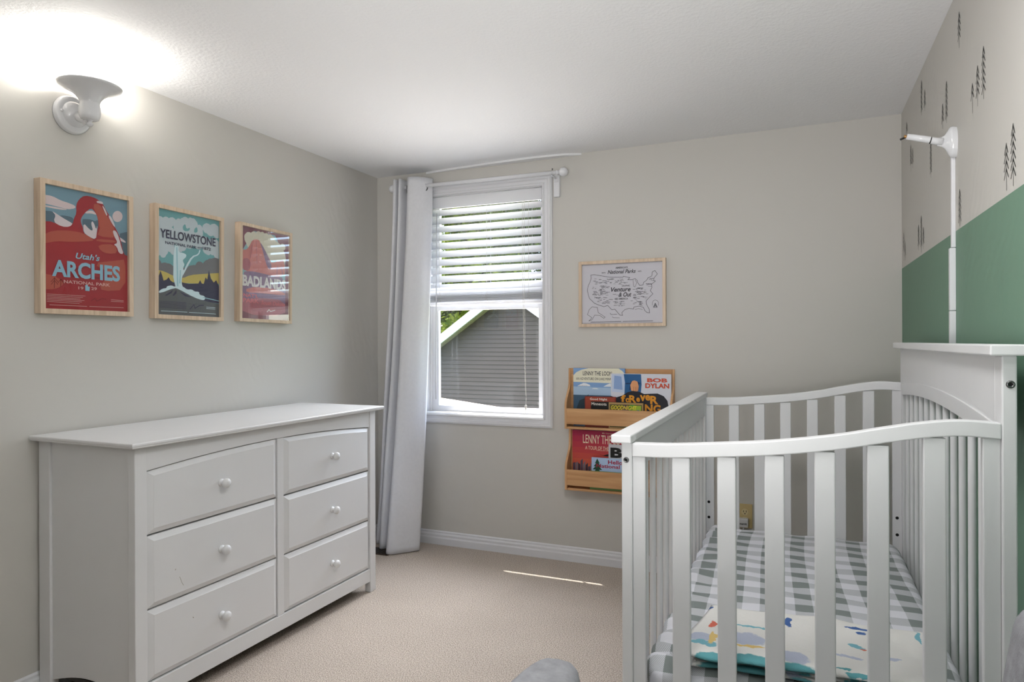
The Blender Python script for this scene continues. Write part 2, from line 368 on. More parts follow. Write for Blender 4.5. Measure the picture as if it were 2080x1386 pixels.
# ------------------------------------------------------------------ curtain rod and curtain
rod = thing('curtain_rod', 'white curtain rod with round ball finials above the window', 'curtain rod', (-1.7, 3.43, 2.112))
MB().tube([(-2.215, 3.43, 2.117), (-1.17, 3.43, 2.110)], .0105, M_trim, 16).build('rod', rod)
def ball(x, z, s):
    R = .0245; P = [(R * math.sin(math.pi * k / 14), -R * math.cos(math.pi * k / 14)) for k in range(15)]
    b = MB(); b.lathe(P, (x, 3.43, z), (1, 0, 0), M_trim, 24)
    b.lathe([(.0, -.040), (.012, -.040), (.014, -.034), (.009, -.030), (.009, -.022)], (x, 3.43, z), (s, 0, 0), M_trim, 20); b.build('finial', rod)
ball(-1.155, 2.110, 1); ball(-2.228, 2.117, -1)
for bxp in (-1.218, -2.195):
    br = MB(); br.box((bxp - .017, YB - .019, 1.995), (bxp + .017, YB, 2.115), M_trim); br.build('mounting_block', rod, .002)
    br = MB(); br.box((bxp - .009, YB - .024, 2.075), (bxp + .009, YB - .019, 2.125), M_trim)
    br.box((bxp - .005, 3.425, 2.092), (bxp + .005, YB - .022, 2.098), M_trim)
    br.tube([(bxp, 3.43 + .016 * math.sin(t), 2.112 - .016 * math.cos(t)) for t in [(-1.6 + k * .4) for k in range(9)]], .0035, M_trim, 8)
    br.tube([(bxp, 3.43, 2.125), (bxp, 3.43, 2.135)], .003, M_steel, 8)
    br.build('bracket', rod)

M_cur = mat('curtain_linen', (218, 218, 222), .9, bump=.35, bscale=420, bdist=.002, var=.02, vscale=60)
cu = thing('curtain', 'pale grey grommet curtain gathered at the left side of the window', 'curtain', (-2.1, 3.4, .01))
top = [(-2.212, 3.452), (-2.206, 3.405), (-2.196, 3.39), (-2.186, 3.40), (-2.182, 3.452), (-2.176, 3.46), (-2.166, 3.405), (-2.158, 3.388), (-2.148, 3.40), (-2.143, 3.455),
       (-2.135, 3.465), (-2.118, 3.43), (-2.102, 3.392), (-2.085, 3.376), (-2.06, 3.378), (-2.03, 3.392), (-2.005, 3.415), (-1.988, 3.445), (-1.978, 3.466), (-1.982, 3.478)]
bot = [(-2.335, 3.452), (-2.325, 3.385), (-2.312, 3.362), (-2.296, 3.37), (-2.288, 3.42), (-2.278, 3.425), (-2.262, 3.34), (-2.246, 3.30), (-2.224, 3.29), (-2.202, 3.31),
       (-2.186, 3.335), (-2.170, 3.275), (-2.152, 3.23), (-2.13, 3.212), (-2.10, 3.225), (-2.07, 3.26), (-2.04, 3.295), (-2.018, 3.325), (-2.006, 3.345), (-2.012, 3.365)]
def interp(P, t):
    k = t * (len(P) - 1); i = min(int(k), len(P) - 2); f = k - i
    p0, p1, p2, p3 = P[max(i - 1, 0)], P[i], P[i + 1], P[min(i + 2, len(P) - 1)]
    return tuple(.5 * (2 * b_ + (c - a) * f + (2 * a - 5 * b_ + 4 * c - d) * f * f + (3 * b_ - a - 3 * c + d) * f ** 3) for a, b_, c, d in zip(p0, p1, p2, p3))
def cur(u, v_):
    a = interp(top, u); c = interp(bot, u); w = 1 - v_; w = w ** 1.35
    z = .006 + (2.162 - .006) * v_
    x = a[0] + (c[0] - a[0]) * w; y = a[1] + (c[1] - a[1]) * w
    x += .004 * math.sin(9 * v_ + 6 * u) * w; y += .005 * math.sin(7 * v_ + 11 * u) * min(1, 3 * w * (1 - v_ * .5)) * .8
    if v_ > .86: z -= .0
    return (x, y, z)
o = MB().grid(cur, 120, 70, M_cur).build('fabric', cu)
sm = o.modifiers.new('thick', 'SOLIDIFY'); sm.thickness = .002; sm.offset = 0
def torus(c, ax, R, r, m, n=28, k=8):
    c = Vector(c); ax = Vector(ax).normalized(); a = ax.orthogonal().normalized(); d = ax.cross(a); vs = []
    for i in range(n):
        t = 2 * math.pi * i / n; e = math.cos(t) * a + math.sin(t) * d
        for j in range(k): q = 2 * math.pi * j / k; vs.append(c + e * (R + r * math.cos(q)) + ax * (r * math.sin(q)))
    fs = [(i * k + j, i * k + (j + 1) % k, ((i + 1) % n) * k + (j + 1) % k, ((i + 1) % n) * k + j) for i in range(n) for j in range(k)]
    return MB().add(vs, fs, m, True)
M_grom = mat('grommet_metal', (110, 110, 112), .3, metal=.8)
for (gx, gy, ax) in ((-2.008, 3.418, (.72, -.69, 0)), (-2.126, 3.43, (-.9, -.4, 0)), (-2.162, 3.425, (.95, .3, 0)), (-2.201, 3.425, (-.95, .2, 0))):
    torus((gx, gy, 2.104), ax, .0215, .0042, M_grom).build('grommet', cu)

# ------------------------------------------------------------------ dresser (local x = away from wall, local y = length)
dr = thing('dresser', 'white six-drawer dresser with round knobs against the left wall', 'dresser', (-2.385, 1.4816, 0), rotz=-.0135)
DW, DD, DH = 1.275, .4758, .8902
def dpart(b, name, parent=None, bevel=.0015, label=None):
    o = b.build(name, None, bevel); o.parent = parent or dr
    if label: o['label'] = label
    return o
# top slab with stepped moulded edge
b = MB(); o_ = .031
def ringslab(b, levels, m):
    vs = []
    for e, z in levels: vs += [(0.0, -e, z), (DD + e, -e, z), (DD + e, DW + e, z), (0.0, DW + e, z)]
    n = len(levels); fs = [(i * 4 + k, i * 4 + (k + 1) % 4, (i + 1) * 4 + (k + 1) % 4, (i + 1) * 4 + k) for i in range(n - 1) for k in range(4)]
    fs += [(3, 2, 1, 0), ((n - 1) * 4, (n - 1) * 4 + 1, (n - 1) * 4 + 2, (n - 1) * 4 + 3)]
    b.add(vs, fs, m)
ringslab(b, [(o_ - .008, .8735), (o_ - .004, .8735), (o_ - .002, .8765), (o_ - .002, .8795), (o_, .8815), (o_, .8875), (o_ - .002, .8902)], M_white)
dpart(b, 'top', bevel=.0008)
def leg(x0, x1, y0, y1, z1=.8735): return MB().box((x0, y0, 0), (x1, y1, z1), M_white)
for (x0, x1, y0, y1) in ((0, .058, 0, .03), (DD - .032, DD, 0, .043), (0, .058, DW - .03, DW), (DD - .032, DD, DW - .043, DW)):
    dpart(leg(x0, x1, y0, y1), 'leg', bevel=.0025)
# side panels with arched lower edge, recessed between the posts
def side(y0, y1):
    P = [(.058, .8735), (.058, .062)] + [(.058 + (DD - .09) * t, .062 + .036 * math.sin(math.pi * t)) for t in [k / 16 for k in range(1, 16)]] + [(DD - .032, .062), (DD - .032, .8735)]
    b = MB(); n = len(P); vs = [(p[0], y0, p[1]) for p in P] + [(p[0], y1, p[1]) for p in P]
    b.add(vs, [tuple(range(n)), tuple(range(n, 2 * n))[::-1]] + [(k, k + n, (k + 1) % n + n, (k + 1) % n) for k in range(n)], M_white); return b
dpart(side(.008, .02), 'side_panel'); dpart(side(DW - .02, DW - .008), 'side_panel')
dpart(MB().box((.002, .03, .07), (.008, DW - .03, .8735), M_white), 'back_panel', bevel=0)
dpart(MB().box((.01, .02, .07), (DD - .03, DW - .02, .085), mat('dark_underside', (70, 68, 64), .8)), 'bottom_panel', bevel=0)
A0, A1, S0, S1 = .043, DW - .043, .622, .656
def arch(a): return .8205 - ((a - .6375) / .592) ** 2 * .0275
P = [(a, arch(a)) for a in [A0 + (A1 - A0) * k / 24 for k in range(25)]] + [(A1, .8735), (A0, .8735)]
def xprism(P, x0, x1, m):
    n = len(P); b = MB(); vs = [(x0, *p) for p in P] + [(x1, *p) for p in P]
    return b.add(vs, [tuple(range(n))[::-1], tuple(range(n, 2 * n))] + [(k, (k + 1) % n, (k + 1) % n + n, k + n) for k in range(n)], m)
dpart(xprism(P, DD - .03, DD - .003, M_white), 'top_rail')
dpart(MB().box((DD - .03, S0, .112), (DD - .004, S1, arch(.6375) - .001), M_white), 'centre_stile')
dpart(MB().box((DD - .03, A0, .052), (DD - .002, A1, .112), M_white), 'bottom_rail')
M_dark = mat('drawer_gap_shadow', (40, 39, 37), .9)
dpart(MB().box((DD - .034, A0, .09), (DD - .031, A1, .80), M_dark), 'gap_shade_sheet', bevel=0)  # sheet coloured dark to give the shade in the drawer gaps
M_scuff = mat('scuff_mark', (120, 112, 100), .7)
def drawer(y0, y1, z0, z1, arched=False):
    g = .0022; y0 += g; y1 -= g; ins = .021
    N = 14
    def outline(i):
        L = [(y0 + i, z0 + i * .8), (y1 - i, z0 + i * .8)]
        if arched: L += [(y1 - i - (y1 - y0 - 2 * i) * k / N, arch(y1 - i - (y1 - y0 - 2 * i) * k / N) - .003 - i * .8) for k in range(N + 1)]
        else: L += [(y1 - i, z1 - i * .8), (y0 + i, z1 - i * .8)]
        return L
    rings = [(outline(0), DD - .032), (outline(0), DD - .010), (outline(ins), DD - .0015), (outline(ins + .0015), DD - .0005)]
    n = len(rings[0][0]); vs = []
    for L, x in rings: vs += [(x, *p) for p in L]
    fs = [(r * n + k, r * n + (k + 1) % n, (r + 1) * n + (k + 1) % n, (r + 1) * n + k) for r in range(3) for k in range(n)] + [tuple(range(3 * n, 4 * n)), tuple(range(n))[::-1]]
    b = MB().add(vs, fs, M_white)
    if abs(z0 - .3485) < .003 and y0 < .3:
        fr = (Vector((DD - .0004, 0, 0)), Vector((0, 1, 0)), Vector((0, 0, 1)), Vector((1, 0, 0)), 1, 1)
        b.stroke([(.163, .418), (.172, .395), (.178, .385)], fr, 1, M_scuff, .0012); b.stroke([(.146, .446), (.148, .449)], fr, 1, M_scuff, .002)
    if abs(z0 - .116) < .003 and y0 < .3:
        fr = (Vector((DD - .0004, 0, 0)), Vector((0, 1, 0)), Vector((0, 0, 1)), Vector((1, 0, 0)), 1, 1)
        b.stroke([(.215, .264), (.218, .260)], fr, 1, M_scuff, .002)
    d = dpart(b, 'drawer', bevel=.0012)
    yc_ = (y0 + y1) / 2; yc_ = .338 if yc_ < .6 else .951
    zc_ = {0: .7, 1: .462, 2: .2255}[0 if arched else (1 if z0 > .3 else 2)]
    k = MB().lathe([(.0005, 0), (.0135, 0), (.0138, .003), (.010, .005), (.0072, .008), (.007, .014), (.011, .0165), (.0158, .021), (.0172, .026), (.0165, .031), (.012, .0355), (.006, .0375), (.0005, .038)], (DD - .001, yc_, zc_), (1, 0, 0), M_white, 28)
    o = k.build('knob'); o.parent = d
for (y0, y1) in ((A0, S0), (S1, A1)):
    drawer(y0, y1, .587, .8, True); drawer(y0, y1, .3485, .5815); drawer(y0, y1, .116, .3435)

# ------------------------------------------------------------------ crib
cb = thing('crib', 'white slatted baby crib with tall back against the green wall', 'crib', (0, 2.235, 0))
def cpart(b, name, bevel=.002, label=None): return b.build(name, cb, bevel, label=label)
FX0, FX1, BX0, BX1, CY0, CY1 = -.382, -.357, .357, .382, 1.550, 2.942
M_hole = mat('screw_hole', (8, 8, 8), .9)
for y0, y1 in ((CY0, CY0 + .052), (CY1 - .052, CY1)):
    b = MB().box((FX0, y0, 0), (FX1, y1, .965), M_white); cpart(b, 'leg', .003)
    b = MB().box((BX0, y0, 0), (BX1, y1, 1.170), M_white); cpart(b, 'leg', .003)
cpart(MB().box((-.401, 1.525, .965), (-.358 + .004, 2.946, .984), M_white), 'front_cap', .003)
cpart(MB().box((.333, 1.525, 1.170), (.392, 2.946, 1.1915), M_white), 'back_cap', .003)
cpart(MB().box((FX0 + .003, CY0 + .052, .889), (FX1 - .002, CY1 - .052, .965), M_white), 'front_top_rail')
cpart(MB().box((FX0 + .002, CY0 + .052, .14), (FX1 - .002, CY1 - .052, .19), M_white), 'front_bottom_rail')
cpart(MB().box((BX0 + .002, CY0 + .052, .14), (BX1 - .002, CY1 - .052, .19), M_white), 'back_bottom_rail')
ya, yb = CY0 + .052, CY1 - .052; ym = (ya + yb) / 2
def barch(y, top): return top - ((y - ym) / (yb - ya) * 2) ** 2 * .029
P = [(ya + (yb - ya) * k / 32, barch(ya + (yb - ya) * k / 32, 1.024)) for k in range(33)]
cpart(MB().prism([p for p in P] + [(yb, 1.170), (ya, 1.170)], 'x', BX0 + .0005, BX1 - .004, M_white), 'headboard_panel')
cpart(MB().prism(P + [(p[0], p[1] + .0405) for p in P[::-1]], 'x', BX0 - .0035, BX0 + .001, M_white), 'headboard_arch', .0015)
def spindle(x, y, z0, z1):
    b = MB(); n = 14; R = .0098
    vs = [(x + R * .9 * math.cos(2 * math.pi * k / n), y + R * math.sin(2 * math.pi * k / n), z) for z in (z0, z1) for k in range(n)]
    b.add(vs, [(k, (k + 1) % n, n + (k + 1) % n, n + k) for k in range(n)], M_white, True); return b.build('spindle', cb)
for k in range(13):
    y = 2.836 - k * .0983
    spindle(-.3695, y, .18, .893); spindle(.3695, y, .18, barch(y, 1.03))
top_z = [(-.357, .9630), (-.270, .9655), (-.18, .9725), (-.055, .9845), (.071, 1.0035), (.163, 1.0235), (.229, 1.0365), (.292, 1.0435), (.357, 1.0405)]
def railz(x):
    for (a, za), (c, zc_) in zip(top_z, top_z[1:]):
        if x <= c:
            t = (x - a) / (c - a); i = top_z.index((a, za)); 
            m0 = (top_z[min(i + 1, 8)][1] - top_z[max(i - 1, 0)][1]) / (top_z[min(i + 1, 8)][0] - top_z[max(i - 1, 0)][0]) * (c - a)
            m1 = (top_z[min(i + 2, 8)][1] - za) / (top_z[min(i + 2, 8)][0] - a) * (c - a)
            return (2 * t ** 3 - 3 * t ** 2 + 1) * za + (t ** 3 - 2 * t * t + t) * m0 + (-2 * t ** 3 + 3 * t * t) * zc_ + (t ** 3 - t * t) * m1
    return top_z[-1][1]
for ey, far in ((CY0, False), (CY1 - .028, True)):
    X = [-.357 + .714 * k / 40 for k in range(41)]
    P = [(x, railz(x)) for x in X]; Q = [(x, railz(x) - .0315) for x in X[::-1]]
    cpart(MB().prism(P + Q, 'y', ey, ey + .028, M_white), 'end_top_rail', .0025)
    cpart(MB().box((-.357, ey + .004, .14), (.357, ey + .024, .19), M_white), 'end_bottom_rail')
    sl = [(-.357, -.327)] + [(-.2665 + i * .0988, -.2265 + i * .0988) for i in range(6)] + [(.327, .357)]
    for i, (x0, x1) in enumerate(sl):
        zt = min(railz(x0), railz(x1)) - .0300
        nm = 'end_stile' if i in (0, 7) else 'slat'
        b = MB().box((x0, ey + .005, .19), (x1, ey + .021, zt), M_white)
        if far and i in (0, 7):
            for zz in (.4, .4625, .5265):
                b.lathe([(0, 0), (.0058, 0), (.0058, .0006), (0, .0006)], (-.3475 if i == 0 else .3420, ey + .0048, zz), (0, -1, 0), M_hole, 16, False)
        cpart(b, nm, .0025)
for (x, z, r) in ((-.3705, .9235, .0066), (.371, 1.115, .0076)):
    b = MB().lathe([(.0, .0012), (r * .45, .0012), (r * .5, .0030), (r * .8, .0036), (r, .0018), (r, 0)], (x, CY0 + .0005, z), (0, -1, 0), M_steel, 20)
    b.lathe([(.0, .0016), (r * .42, .0016)], (x, CY0 + .0005, z), (0, -1, 0), M_hole, 6, False); b.build('bolt', cb, label='steel hex bolt')
b = MB(); b.box((-.34, 1.60, .285), (.34, 2.90, .292), mat('grey_board', (150, 150, 150), .6))
b.box((-.345, 1.585, .27), (-.325, 2.91, .31), M_steel); b.box((.325, 1.585, .27), (.345, 2.91, .31), M_steel)
b.box((-.3565, 1.578, .275), (-.34, 1.60, .31), M_steel); b.box((.34, 1.578, .275), (.3565, 1.60, .31), M_steel)
b.box((-.3565, 2.89, .275), (-.34, 2.913, .31), M_steel); b.box((.34, 2.89, .275), (.3565, 2.913, .31), M_steel)
b.build('mattress_support', cb)

# ------------------------------------------------------------------ mattress with gingham sheet
def gingham():
    m = bpy.data.materials.new('gingham_sheet'); m.use_nodes = True; nt = m.node_tree; b = nt.nodes['Principled BSDF']; L = nt.links.new
    def node(t, **k):
        n = nt.nodes.new(t)
        for a, v in k.items(): setattr(n, a, v)
        return n
    def math_(op, a, b_=None, c=None):
        n = node('ShaderNodeMath', operation=op)
        for i, x in enumerate((a, b_, c)):
            if x is None: continue
            if isinstance(x, (int, float)): n.inputs[i].default_value = x
            else: L(x, n.inputs[i])
        return n.outputs[0]
    uv = node('ShaderNodeUVMap'); uv.uv_map = 'sheet'; s = node('ShaderNodeSeparateXYZ'); L(uv.outputs[0], s.inputs[0])
    per = .094
    def stripe(o, ph): return math_('LESS_THAN', math_('FRACT', math_('ADD', math_('DIVIDE', o, per), ph)), .5)
    sx, sy = stripe(s.outputs['X'], 6.20), stripe(s.outputs['Y'], 0.1)
    tot = math_('ADD', sx, sy)
    hatch = math_('LESS_THAN', math_('FRACT', math_('MULTIPLY', math_('ADD', s.outputs['X'], s.outputs['Y']), 210)), .5)
    mid = math_('COMPARE', tot, 1.0, .1); both = math_('GREATER_THAN', tot, 1.5)
    fac = math_('MAXIMUM', both, math_('MULTIPLY', mid, math_('MULTIPLY_ADD', hatch, .5, .16)))
    mx = node('ShaderNodeMix', data_type='RGBA'); mx.inputs['A'].default_value = (*lin((218, 218, 224)), 1); mx.inputs['B'].default_value = (*lin((128, 135, 133)), 1)
    L(fac, mx.inputs['Factor']); L(mx.outputs['Result'], b.inputs['Base Color']); b.inputs['Roughness'].default_value = .9
    n = node('ShaderNodeTexNoise'); n.inputs['Scale'].default_value = 260; bu = node('ShaderNodeBump'); bu.inputs['Strength'].default_value = .25; bu.inputs['Distance'].default_value = .002
    tc = node('ShaderNodeTexCoord'); L(tc.outputs['Object'], n.inputs['Vector']); L(n.outputs[0], bu.inputs['Height']); L(bu.outputs[0], b.inputs['Normal'])
    return m
M_ging = gingham()
MX0, MX1, MY0, MY1, MZ0, MZ1 = -.343, .343, 1.583, 2.908, .3105, .445
mt = thing('crib_mattress', 'crib mattress in a grey and white gingham fitted sheet', 'mattress', (0, 2.245, MZ0))
def mat_pt(p, q):
    """p,q in 0..1 over an unfolded sheet: edge bands bend down the sides"""
    hx = (MX1 - MX0) / 2; hy = (MY1 - MY0) / 2; hz = MZ1 - MZ0; r = .035
    def fold(t, half):
        s_ = (t - .5) * 2 * (half + hz * .95); a = abs(s_); sg = 1 if s_ >= 0 else -1; flat_ = half - r
        if a <= flat_: return s_, 0.
        if a <= flat_ + r * math.pi / 2: an = (a - flat_) / r; return sg * (flat_ + r * math.sin(an)), -r * (1 - math.cos(an))
        return sg * half, -r - (a - flat_ - r * math.pi / 2)
    x, dx = fold(p, hx); y, dy = fold(q, hy)
    return x, y, dx, dy
NU, NV = 90, 160; vs = []; uvs = []
for j in range(NV + 1):
    for i in range(NU + 1):
        p, q = i / NU, j / NV; x, y, dx, dy = mat_pt(p, q)
        z = MZ1 + min(dx, dy) if min(dx, dy) < -.034 else MZ1 + dx + dy
        if dx < 0 and dy < 0:   # rounded corner
            hx = (MX1 - MX0) / 2; hy = (MY1 - MY0) / 2; R = .05
            cx = max(abs(x) - (hx - R), 0); cy = max(abs(y) - (hy - R), 0); d = math.hypot(cx, cy)
            if d > R: k = R / d; x = math.copysign(hx - R + cx * k, x); y = math.copysign(hy - R + cy * k, y)
        top_f = max(0, 1 + (dx + dy) / .02)
        left = max(0, min(1, (-.16 - x) / .18))
        # gathers and creases pulling toward the left edge, light waviness elsewhere
        w = left * (.0075 * math.sin(y * 62 + 3 * math.sin(y * 11) + 7 * x) + .004 * math.sin(y * 117 + 1.7 + 12 * x)) + .0016 * math.sin(y * 38 + 6 * math.sin(x * 7)) + .0015 * math.sin(x * 30 + y * 9)
        far = max(0, (y + 2.245 - 2.66) / .25)
        if dx < -.001 and abs(x) > .33: x = x * (1 - .010 * (.5 + .5 * math.sin(y * 62 + 3 * math.sin(y * 11))) * (1 if x < 0 else .2))
        z += w * (1 if dx > -.03 else .2) - .012 * far ** 2
        if z < MZ0: z = MZ0 + .0005
        vs.append((x, y + 2.245, z)); uvs.append((x + (dx if x > 0 else -dx) * -1 + .012 * math.sin(y * 4), y + dy * (-1 if y > 0 else 1) - .02 * left * x))
b = MB(); fs = [(j * (NU + 1) + i, j * (NU + 1) + i + 1, (j + 1) * (NU + 1) + i + 1, (j + 1) * (NU + 1) + i) for j in range(NV) for i in range(NU)]
me = bpy.data.meshes.new('fitted_sheet'); me.from_pydata([(a, c - 2.245, d - MZ0) for a, c, d in vs], [], fs); me.materials.append(M_ging)
ul = me.uv_layers.new(name='sheet')
for l in me.loops: ul.data[l.index].uv = uvs[l.vertex_index]
for p in me.polygons: p.use_smooth = True
o = bpy.data.objects.new('fitted_sheet', me); COL.objects.link(o); o.parent = mt
b = MB(); b.box((MX0 + .01, MY0 + .01, MZ0 + .001), (MX1 - .01, MY1 - .01, MZ1 - .045), mat('mattress_ticking', (225, 225, 225), .9)); b.build('mattress_core', mt, .02, 3)

# ------------------------------------------------------------------ folded blanket
def blanket_mat():
    m = bpy.data.materials.new('printed_muslin'); m.use_nodes = True; nt = m.node_tree; b = nt.nodes['Principled BSDF']; L = nt.links.new
    tc = nt.nodes.new('ShaderNodeTexCoord')
    nz = nt.nodes.new('ShaderNodeTexNoise'); nz.inputs['Scale'].default_value = 45; nz.inputs['Detail'].default_value = 3; L(tc.outputs['Object'], nz.inputs['Vector'])
    sb = nt.nodes.new('ShaderNodeVectorMath'); sb.operation = 'SUBTRACT'; sb.inputs[1].default_value = (.5, .5, .5); L(nz.outputs['Color'], sb.inputs[0])
    sc_ = nt.nodes.new('ShaderNodeVectorMath'); sc_.operation = 'SCALE'; sc_.inputs['Scale'].default_value = .028; L(sb.outputs[0], sc_.inputs[0])
    ad = nt.nodes.new('ShaderNodeVectorMath'); L(tc.outputs['Object'], ad.inputs[0]); L(sc_.outputs[0], ad.inputs[1])
    cols = dict(red=(206, 104, 84), yel=(220, 190, 120), teal=(120, 176, 190), teal2=(92, 156, 162), lav=(180, 186, 204), blue=(64, 98, 156))
    prev = None
    B = [('lav', -.114, 1.696, .045, .034), ('lav', -.218, 1.672, .036, .022), ('lav', -.011, 1.634, .034, .030), ('teal2', -.10, 1.585, .055, .036), ('teal2', -.18, 1.575, .040, .028), ('teal2', .0, 1.577, .045, .034), ('teal', -.21, 1.640, .036, .014),
         ('teal2', .115, 1.598, .03, .012), ('teal', -.114, 1.764, .045, .006), ('yel', -.108, 1.660, .040, .006), ('yel', -.192, 1.676, .009, .036), ('red', -.199, 1.752, .010, .024), ('blue', -.027, 1.823, .010, .030), ('blue', .128, 1.862, .026, .008), ('blue', .135, 1.829, .014, .014),
         ('blue', -.226, 1.862, .016, .011), ('teal', .119, 1.741, .020, .012), ('red', .134, 1.733, .008, .005), ('lav', .101, 1.680, .030, .006), ('lav', .191, 1.71, .014, .008), ('teal2', .086, 1.619, .02, .006), ('teal', .262, 1.86, .006, .035)]
    val = None
    for c, x, y, rx, ry in B:
        s1 = nt.nodes.new('ShaderNodeVectorMath'); s1.operation = 'SUBTRACT'; s1.inputs[1].default_value = (x, y - 1.70, 0); L(ad.outputs[0], s1.inputs[0])
        s2 = nt.nodes.new('ShaderNodeVectorMath'); s2.operation = 'MULTIPLY'; s2.inputs[1].default_value = (1 / rx, 1 / ry, 0); L(s1.outputs[0], s2.inputs[0])
        ln = nt.nodes.new('ShaderNodeVectorMath'); ln.operation = 'LENGTH'; L(s2.outputs[0], ln.inputs[0])
        mr = nt.nodes.new('ShaderNodeMapRange'); mr.inputs['From Min'].default_value = 1.0; mr.inputs['From Max'].default_value = .85; L(ln.outputs['Value'], mr.inputs['Value'])
        mx = nt.nodes.new('ShaderNodeMix'); mx.data_type = 'RGBA'; mx.inputs['B'].default_value = (*lin(cols[c]), 1); L(mr.outputs[0], mx.inputs['Factor'])
        if val is None: mx.inputs['A'].default_value = (*lin((222, 220, 216)), 1)
        else: L(val, mx.inputs['A'])
        val = mx.outputs['Result']
    L(val, b.inputs['Base Color']); b.inputs['Roughness'].default_value = .95
    w = nt.nodes.new('ShaderNodeTexNoise'); w.inputs['Scale'].default_value = 380; L(tc.outputs['Object'], w.inputs['Vector'])
    w2 = nt.nodes.new('ShaderNodeTexNoise'); w2.inputs['Scale'].default_value = 22; w2.inputs['Distortion'].default_value = 1.5; L(tc.outputs['Object'], w2.inputs['Vector'])
    a2 = nt.nodes.new('ShaderNodeMath'); a2.operation = 'MULTIPLY_ADD'; a2.inputs[1].default_value = 2.5; L(w2.outputs[0], a2.inputs[0]); L(w.outputs[0], a2.inputs[2])
    bu = nt.nodes.new('ShaderNodeBump'); bu.inputs['Strength'].default_value = .4; bu.inputs['Distance'].default_value = .002; L(a2.outputs[0], bu.inputs['Height']); L(bu.outputs[0], b.inputs['Normal'])
    return m
M_blk = blanket_mat()
def layer(b, corners, z, th, seed, wav=.004):
    """a soft folded layer: rounded closed sheet over a warped quad"""
    rnd = random.Random(seed); ph = [rnd.uniform(0, 6) for _ in range(6)]
    N = 46; M_ = 40; bl_, br, tr_, tl = [Vector((*c, 0)) for c in corners]
    prof = []
    nn = 6
    def P(u, v_, t):
        p = (bl_ * (1 - u) + br * u) * (1 - v_) + (tl * (1 - u) + tr_ * u) * v_
        e = min(u, 1 - u, v_ * 1.1, (1 - v_) * 1.1) * 14; rnd_ = min(1, e); hh = th / 2 * math.sqrt(max(0, 1 - (1 - rnd_) ** 2))
        p.x += .006 * math.sin(v_ * 7 + ph[0]) * (1 if True else 0); p.y += .006 * math.sin(u * 8 + ph[1]) + .003 * math.sin(u * 21 + ph[2])
        zz = z + wav * math.sin(u * 5 + v_ * 3 + ph[3]) * .5 + wav * .35 * math.sin(u * 13 - v_ * 9 + ph[4]) + wav * .15 * math.sin(u * 29 + v_ * 17 + ph[5])
        return (p.x, p.y, zz + t * hh)
    vs = [P(i / N, j / M_, 1) for j in range(M_ + 1) for i in range(N + 1)] + [P(i / N, j / M_, -1) for j in range(M_ + 1) for i in range(N + 1)]
    o = (N + 1) * (M_ + 1)
    fs = [(j * (N + 1) + i, j * (N + 1) + i + 1, (j + 1) * (N + 1) + i + 1, (j + 1) * (N + 1) + i) for j in range(M_) for i in range(N)]
    fs += [tuple(o + k for k in f[::-1]) for f in fs]
    b.add(vs, fs, M_blk, True)
b = MB()
layer(b, [(-.245, 1.585), (.272, 1.605), (.285, 1.90), (-.222, 1.862)], .4575, .012, 1, .002)
layer(b, [(-.238, 1.600), (.262, 1.612), (.282, 1.905), (-.218, 1.868)], .4695, .012, 2, .003)
layer(b, [(-.256, 1.578), (.270, 1.590), (.288, 1.915), (-.225, 1.885)], .4835, .014, 3, .005)
bk = b.build('folded_blanket', loc=(0, 1.70, .45))
tag(bk, 'folded cream muslin blanket with teal, blue and yellow print on the crib mattress', 'blanket')

# ------------------------------------------------------------------ wall sconce on the left wall
M_enamel = mat('white_enamel', (216, 216, 218), .18)
sc = thing('wall_sconce', 'white wall sconce with a flared shade, lit, high on the left wall', 'wall lamp', (XL, 1.607, 2.019))
MB().lathe([(.0, .0005), (.0675, .0005), (.0675, .006), (.0655, .009), (.0655, .013), (.062, .018), (.054, .021), (.0, .0215)], (XL, 1.607, 2.019), (1, 0, 0), M_enamel, 48).build('backplate', sc)
MB().lathe([(.046, .019), (.044, .026), (.036, .036), (.024, .043), (.010, .047), (0, .048)], (XL, 1.607, 2.019), (1, 0, 0), M_enamel, 36).build('dome', sc)
for dy in (-.049, .02):
    zz = 2.019 if dy < 0 else 1.993
    MB().lathe([(0, .030), (.003, .030), (.005, .027), (.0052, .023), (.003, .020)], (XL + (0 if dy < 0 else .012), 1.607 + dy, zz), (1, 0, 0), M_enamel, 14).build('screw', sc)
MB().tube([(XL + .03, 1.607, 2.014), (XL + .06, 1.604, 2.000), (XL + .085, 1.601, 1.990), (XL + .108, 1.598, 1.992)], [.017, .016, .015, .014], M_enamel, 18).build('arm', sc)
SX, SY = XL + .112, 1.598
MB().lathe([(0, 1.983), (.022, 1.984), (.0285, 1.988), (.033, 1.998), (.0345, 2.012), (.033, 2.028), (.0305, 2.040), (.031, 2.046), (.036, 2.058), (.046, 2.070), (.061, 2.081), (.079, 2.090), (.094, 2.097), (.1000, 2.101), (.1008, 2.104), (.0985, 2.106), (.094, 2.104), (.078, 2.096), (.060, 2.087), (.044, 2.075), (.033, 2.062), (.027, 2.05), (0, 2.048)], (SX, SY, 0), (0, 0, 1), M_enamel, 64).build('shade', sc)
MB().lathe([(0, 1.962), (.006, 1.963), (.0105, 1.968), (.011, 1.973), (.007, 1.977), (.008, 1.981), (.014, 1.985)], (SX, SY, 0), (0, 0, 1), M_enamel, 24).build('finial', sc)
M_bulb = bpy.data.materials.new('lit_bulb'); M_bulb.use_nodes = True
bb = M_bulb.node_tree.nodes['Principled BSDF']; bb.inputs['Emission Color'].default_value = (1, .95, .86, 1); bb.inputs['Emission Strength'].default_value = 20
